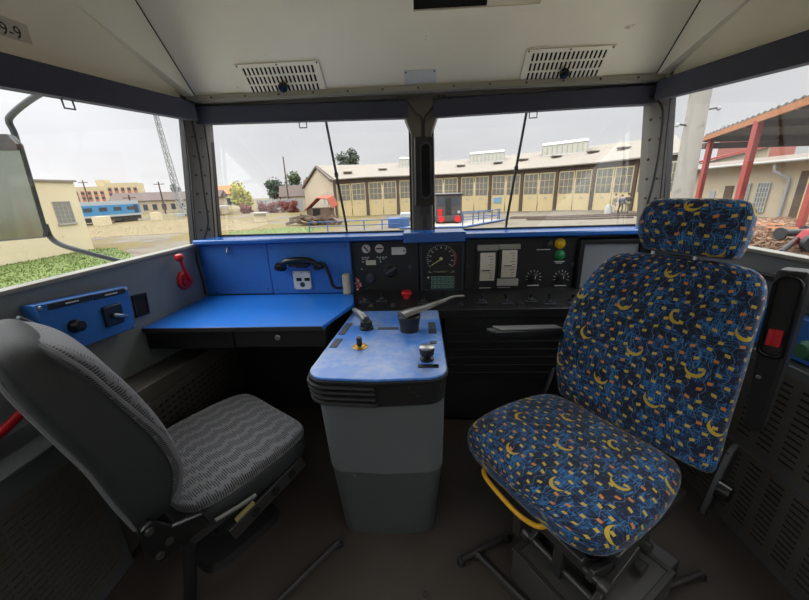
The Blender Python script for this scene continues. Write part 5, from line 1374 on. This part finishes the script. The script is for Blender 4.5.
person('person in blue workwear turned sideways between two other people',18.45,33.2,2.0,M['cloth_blue'],M['cloth_dark'],.10,.2,.93)
person('person in grey brown clothes standing closest to the corner post',18.95,33.1,2.9,M['cloth_dark'],M['cloth_olive'],.06,.05,1.0)
person('person in dark clothes standing behind the turntable railing',-.95,29.6,1.0,M['cloth_dark'],M['cloth_dark'],.05,.25,.62)
o = obj('white_sack', MB().loft([superring((17.4,33.3,gz(17.4,33.3)),(1,0,0),(0,1,0),.3,.25,3,16),superring((17.4,33.3,gz(17.4,33.3)+.6),(1,0,0),(0,1,0),.27,.22,3,16),superring((17.4,33.3,gz(17.4,33.3)+.85),(1,0,0),(0,1,0),.12,.1,2,16)]), M['extwhite']); tag(o,'white sack standing beside the person in the olive jacket','sack')

# --- right side yard: concrete pole, canopy, depot
t = thing('concrete_pole','thick pale concrete pole close outside the right side window','pole',(6.35,9,-1.5))
obj('shaft', MB().cyl((6.47,9,-1.5),(6.28,9,6.5),.225,.185,24), M['concrete'], t)
for sx, zz in ((1,2.93),(-1,2.62)):
    k = obj('bracket', MB().cyl((6.37+sx*.15,9,zz),(6.37+sx*.42,8.95,zz+.03),.02,.02,8), M['dkmetal'], t)
    obj('insulator', MB().lathe((6.37+sx*.42,8.95,zz-.03),(0,0,1),[(0,.02),(.02,.045),(.06,.045),(.085,.02)],12), M['traingrey'], k)
t = thing('canopy','open lean canopy with rust edged corrugated roof on red columns','canopy',(13,12,-1.5))
e0, e1, e2, e3 = V((12.46,16.83,3.2)), V((7.6,5.6,3.2)), V((17,3.5,3.25)), V((23,16.5,3.0))
m = MB(); n = 60; ra = []; rb_ = []
for i in range(n+1):
    u = i/n; w = .05*math.sin(i*PI); k = (.06 if i % 2 else 0)
    ra.append(e0.lerp(e1,u)+V((0,0,k))); rb_.append(e3.lerp(e2,u)+V((0,0,k)))
m.loft([[p, q, q+V((0,0,.06)), p+V((0,0,.06))] for p, q in zip(ra,rb_)])
obj('roof_sheet', m, M['canopydk'], t, smooth=False)
obj('edge_board', MB().prism([e0+V((-.05,0,-.16)),e1+V((-.05,0,-.16)),e1+V((-.05,0,.02)),e0+V((-.05,0,.02))],(.06,0,0)), M['rust'], t, smooth=False)
obj('back_beam', MB().prism([V((12.46,16.7,2.72)),V((22.6,16.4,2.62)),V((22.6,16.4,2.85)),V((12.46,16.7,2.95))],(0,.2,0)), M['fascia'], t, smooth=False)
for x, y in ((12.5,16.5),(10.42,12.05)):
    k = obj('column', MB().bb(x-.085,x+.085,y-.085,y+.085,-1.5,3.1), M['canopyred'], t, smooth=False)
    obj('base_plate', MB().bb(x-.28,x+.28,y-.28,y+.28,-1.5,-1.42), M['canopyred'], k, smooth=False)
for x, y in ((20,15.5),(15.5,5.5)): obj('column', MB().bb(x-.14,x+.14,y-.14,y+.14,-1.5,3.0), M['canopyred'], t, smooth=False)
for u in (.0,.36,.62): 
    p, q = e0.lerp(e1,u), e3.lerp(e2,u); obj('rafter', MB().prism([p+V((0,0,-.2)),q+V((0,0,-.2)),q,p],(0,.12,0)), M['fascia'], t, smooth=False)

dp = thing('depot_building','long cream depot with pale roof edge behind the red columns','building',(25,26,-1.3))
wA, wB = V((23.0,32,0)), V((26.6,19.0,0)); wd = (wB-wA).normalized(); wn_ = V((-wd.y,wd.x,0))
if wn_.x > 0: wn_ = -wn_
def wt(r):      # point on the depot wall seen under the bearing x/y = r
    s_ = (r*wA.y-wA.x)/(wd.x-r*wd.y); return wA+wd*s_
def wallrect(r0, r1, z0, z1, out, th=.1):
    p, q = wt(r0), wt(r1); return [z(p,z0)+wn_*out,z(q,z0)+wn_*out,z(q,z1)+wn_*out,z(p,z1)+wn_*out], -wn_*th
m = MB(); m.prism([z(wA,-1.55),z(wB,-1.55),z(wB,2.75),z(wA,2.45)], -wn_*4.5); obj('wall', m, M['whwall'], dp, smooth=False)
m = MB(); m.loft([[z(wA,2.30)+wn_*.9,z(wA,2.62)+wn_*.9,z(wA,2.95)-wn_*5],[z(wB,2.65)+wn_*.9,z(wB,3.0)+wn_*.9,z(wB,3.35)-wn_*5]]); obj('roof', m, M['whroof'], dp, smooth=False)
for r0, r1, z0, z1, nm, mt in ((.785,.80,-1.3,.55,'door','fence'),(.823,.845,-1.3,.95,'door','post_br'),(.868,.888,-.9,1.1,'window','white'),(.908,.938,-.9,1.1,'window','white'),(1.03,1.06,-1.4,1.5,'door','door_yel')):
    pr_, off = wallrect(r0,r1,z0,z1,.06); k = obj(nm, MB().prism(pr_,off), M[mt] if nm != 'window' else plain('grilled_pane', rgb(115,116,108), .5), dp, smooth=False)
    if nm == 'window':
        m = MB(); p, q = wt(r0), wt(r1)
        for i in range(5):
            c_ = p.lerp(q,i/4); m.cyl(z(c_,z0)+wn_*.1, z(c_,z1)+wn_*.1,.04,.04,5)
        for i in range(7): zz = z0+(z1-z0)*i/6; m.cyl(z(p,zz)+wn_*.1, z(q,zz)+wn_*.1,.035,.035,5)
        obj('grille', m, M['extwhite'], k)
    elif mt == 'door_yel':
        pr_, off = wallrect(r0-.022,r0,z0,z1+.3,.08); obj('door_frame', MB().prism(pr_,off), M['post_br'], k, smooth=False)
pq = wt(.985)
obj('downpipe', MB().tube([z(wt(.955),2.35)+wn_*.8, z(wt(.957),1.85)+wn_*.75, z(wt(.985),1.35)+wn_*.2, z(pq,.8)+wn_*.15, z(pq,-1.2)+wn_*.15],.09,8), M['fence'], dp)
obj('gutter', MB().tube([z(wt(.74),2.28)+wn_*.95, z(wt(1.3),2.62)+wn_*.95],.09,8), M['extwhite'], dp)
t = thing('clad_hall','tall hall with striped panel cladding rising behind the depot roof','building',(38,44,-1.5))
obj('wall', MB().prism([(39,50,-1.5),(54,37,-1.5),(54,37,7.6),(39,50,7.8)],(6,7,0)), M['stripwall'], t, smooth=False)
obj('roof', MB().prism([(38.6,49.8,7.7),(54.2,36.7,7.5),(60.5,44,7.6),(45,57.3,7.8)],(0,0,.3)), M['traingrey'], t, smooth=False)
t = thing('red_lean_to','red roofed lean to between the depot and the clad hall','shelter',(32,39,-1.5))
obj('roof', MB().prism([(29.0,39.4,3.1),(32.6,35.6,4.3),(35.5,38.2,4.6),(31.5,42,3.4)],(0,0,.2)), M['canopyred'], t, smooth=False)
obj('wall', MB().prism([(29.3,39.6,-1.5),(32.7,36.1,-1.5),(32.7,36.1,4.2),(29.3,39.6,3.1)],(2,2,0)), M['whwall'], t, smooth=False)
t = thing('red_post','red upright post at the end of the depot yard','post',(20.9,20,-1.3))
obj('shaft', MB().bb(20.78,21.05,19.87,20.13,-1.4,1.6), M['canopyred'], t, smooth=False)
# clutter on the ground
def pallet(x, y, rz, label):
    t = thing('wooden_pallet', label, 'pallet', (x,y,gz(x,y)), rz, None, True)
    for k in range(5): obj('board', MB().bb(-.6,.6,-.4+k*.18,-.28+k*.18,.12,.145), M['rust'], t, smooth=False)
    for k in range(3): obj('bearer', MB().bb(-.6+k*.55,-.5+k*.55,-.4,.44,0,.12), M['rust'], t, smooth=False)
pallet(20.5,21.3,-.75,'orange brown pallet lying closest to the depot wall'); pallet(19.75,19.75,-.7,'orange brown pallet lying between the other pallet and the grey flanged pipe')
rb2 = MB(); rnd = random.Random(9)
for k in range(1500):
    y = rnd.uniform(11.5,25); x = y*rnd.uniform(.86,1.12)
    s_ = rnd.uniform(.05,.17); rb2.box((x,y,gz(x,y)+s_*.3),(s_*2,s_,s_*.8),(rnd.uniform(-.5,.5),rnd.uniform(-.5,.5),rnd.uniform(0,3)))
o = obj('rubble', rb2, M['rubble'], smooth=False); tag(o,'scattered brick rubble on the ground below the canopy','rubble',None,'stuff')
t = thing('flanged_pipe','grey flanged pipe section lying on the rubble','pipe',(17.4,16.8,-1.3))
pa_, pb_ = V((16.75,16.75,-1.06)), V((18.0,16.9,-1.04)); pd_ = (pb_-pa_).normalized()
obj('tube', MB().cyl(pa_,pb_,.16,.16,20), M['greydk'], t)
for c_ in (pa_, pb_): obj('flange', MB().lathe(c_,pd_,[(-.05,.28),(.05,.28)],22), M['greydk'], t)
o = obj('steel_tube', MB().cyl((13.1,12.9,-1.18),(16.6,15.6,-.9),.10,.10,12), M['dkmetal']); tag(o,'long grey steel tube leaning in the rubble beside the red machine','tube')
t = thing('red_machine','red painted machine with grey wheel standing at the edge of the rubble','machine',(15.6,14.2,-1.3))
obj('body', MB().loft([[(15.2,14.0,-1.2),(16.6,13.6,-1.2),(16.6,14.4,-1.2),(15.2,14.8,-1.2)],[(15.5,14.1,-.6),(16.6,13.6,-.3),(16.6,14.4,-.3),(15.5,14.7,-.6)]]), M['red'], t, bevel=.05)
obj('wheel', MB().cyl((15.1,13.8,-1.05),(15.1,14.0,-1.05),.3,.3,18), M['greydk'], t)

# ================================================================= LIGHT
w = bpy.data.worlds.new('overcast'); bpy.context.scene.world = w; w.use_nodes = True
nt = w.node_tree; n = nt.nodes; L = nt.links; bg = n['Background']
tc = n.new('ShaderNodeTexCoord'); sp_ = n.new('ShaderNodeSeparateXYZ'); L.new(tc.outputs['Generated'], sp_.inputs[0])
rp = n.new('ShaderNodeValToRGB'); L.new(sp_.outputs[2], rp.inputs[0])
els = rp.color_ramp.elements
els[0].position = 0; els[0].color = (.84,.82,.84,1); els[1].position = 1; els[1].color = (1,1,1,1)
e_ = els.new(.12); e_.color = (.80,.79,.83,1); e_ = els.new(.4); e_.color = (.90,.91,.94,1)
mp = n.new('ShaderNodeMapping'); mp.inputs['Scale'].default_value = (1.6,1.6,5); L.new(tc.outputs['Generated'], mp.inputs[0])
nz = n.new('ShaderNodeTexNoise'); nz.inputs['Scale'].default_value = 1.5; nz.inputs['Detail'].default_value = 5; L.new(mp.outputs[0], nz.inputs['Vector'])
mr = n.new('ShaderNodeMapRange'); mr.inputs[1].default_value = .3; mr.inputs[2].default_value = .7; mr.inputs[3].default_value = .92; mr.inputs[4].default_value = 1.06; L.new(nz.outputs[0], mr.inputs[0])
st_ = n.new('ShaderNodeValToRGB'); L.new(sp_.outputs[2], st_.inputs[0]); q_ = st_.color_ramp.elements
q_[0].position = .22; q_[0].color = (1.0/SKY_TOP,)*3+(1,); q_[1].position = .75; q_[1].color = (1,1,1,1); q_ = q_.new(.42); q_.color = (.5,.5,.5,1)
sk_ = n.new('ShaderNodeMath'); sk_.operation = 'MULTIPLY'; L.new(st_.outputs[0], sk_.inputs[0]); sk_.inputs[1].default_value = SKY_TOP
mu = n.new('ShaderNodeMath'); mu.operation = 'MULTIPLY'; L.new(mr.outputs[0], mu.inputs[0]); az = n.new('ShaderNodeMapRange'); az.inputs[1].default_value = -.35; az.inputs[2].default_value = -.75; az.inputs[3].default_value = 1.0; az.inputs[4].default_value = 1.35; L.new(sp_.outputs[0], az.inputs[0])
az2 = n.new('ShaderNodeMath'); az2.operation = 'MULTIPLY'; L.new(sk_.outputs[0], az2.inputs[0]); L.new(az.outputs[0], az2.inputs[1]); L.new(az2.outputs[0], mu.inputs[1])
L.new(rp.outputs[0], bg.inputs['Color']); L.new(mu.outputs[0], bg.inputs['Strength'])

sc = bpy.context.scene
sc.view_settings.view_transform = 'Standard'; sc.view_settings.look = 'None'
sc.view_settings.exposure = 0; sc.view_settings.gamma = 1; sc.view_settings.use_curve_mapping = False
sc.cycles.use_denoising = True; sc.cycles.max_bounces = 10; sc.cycles.diffuse_bounces = 6; sc.cycles.transparent_max_bounces = 12
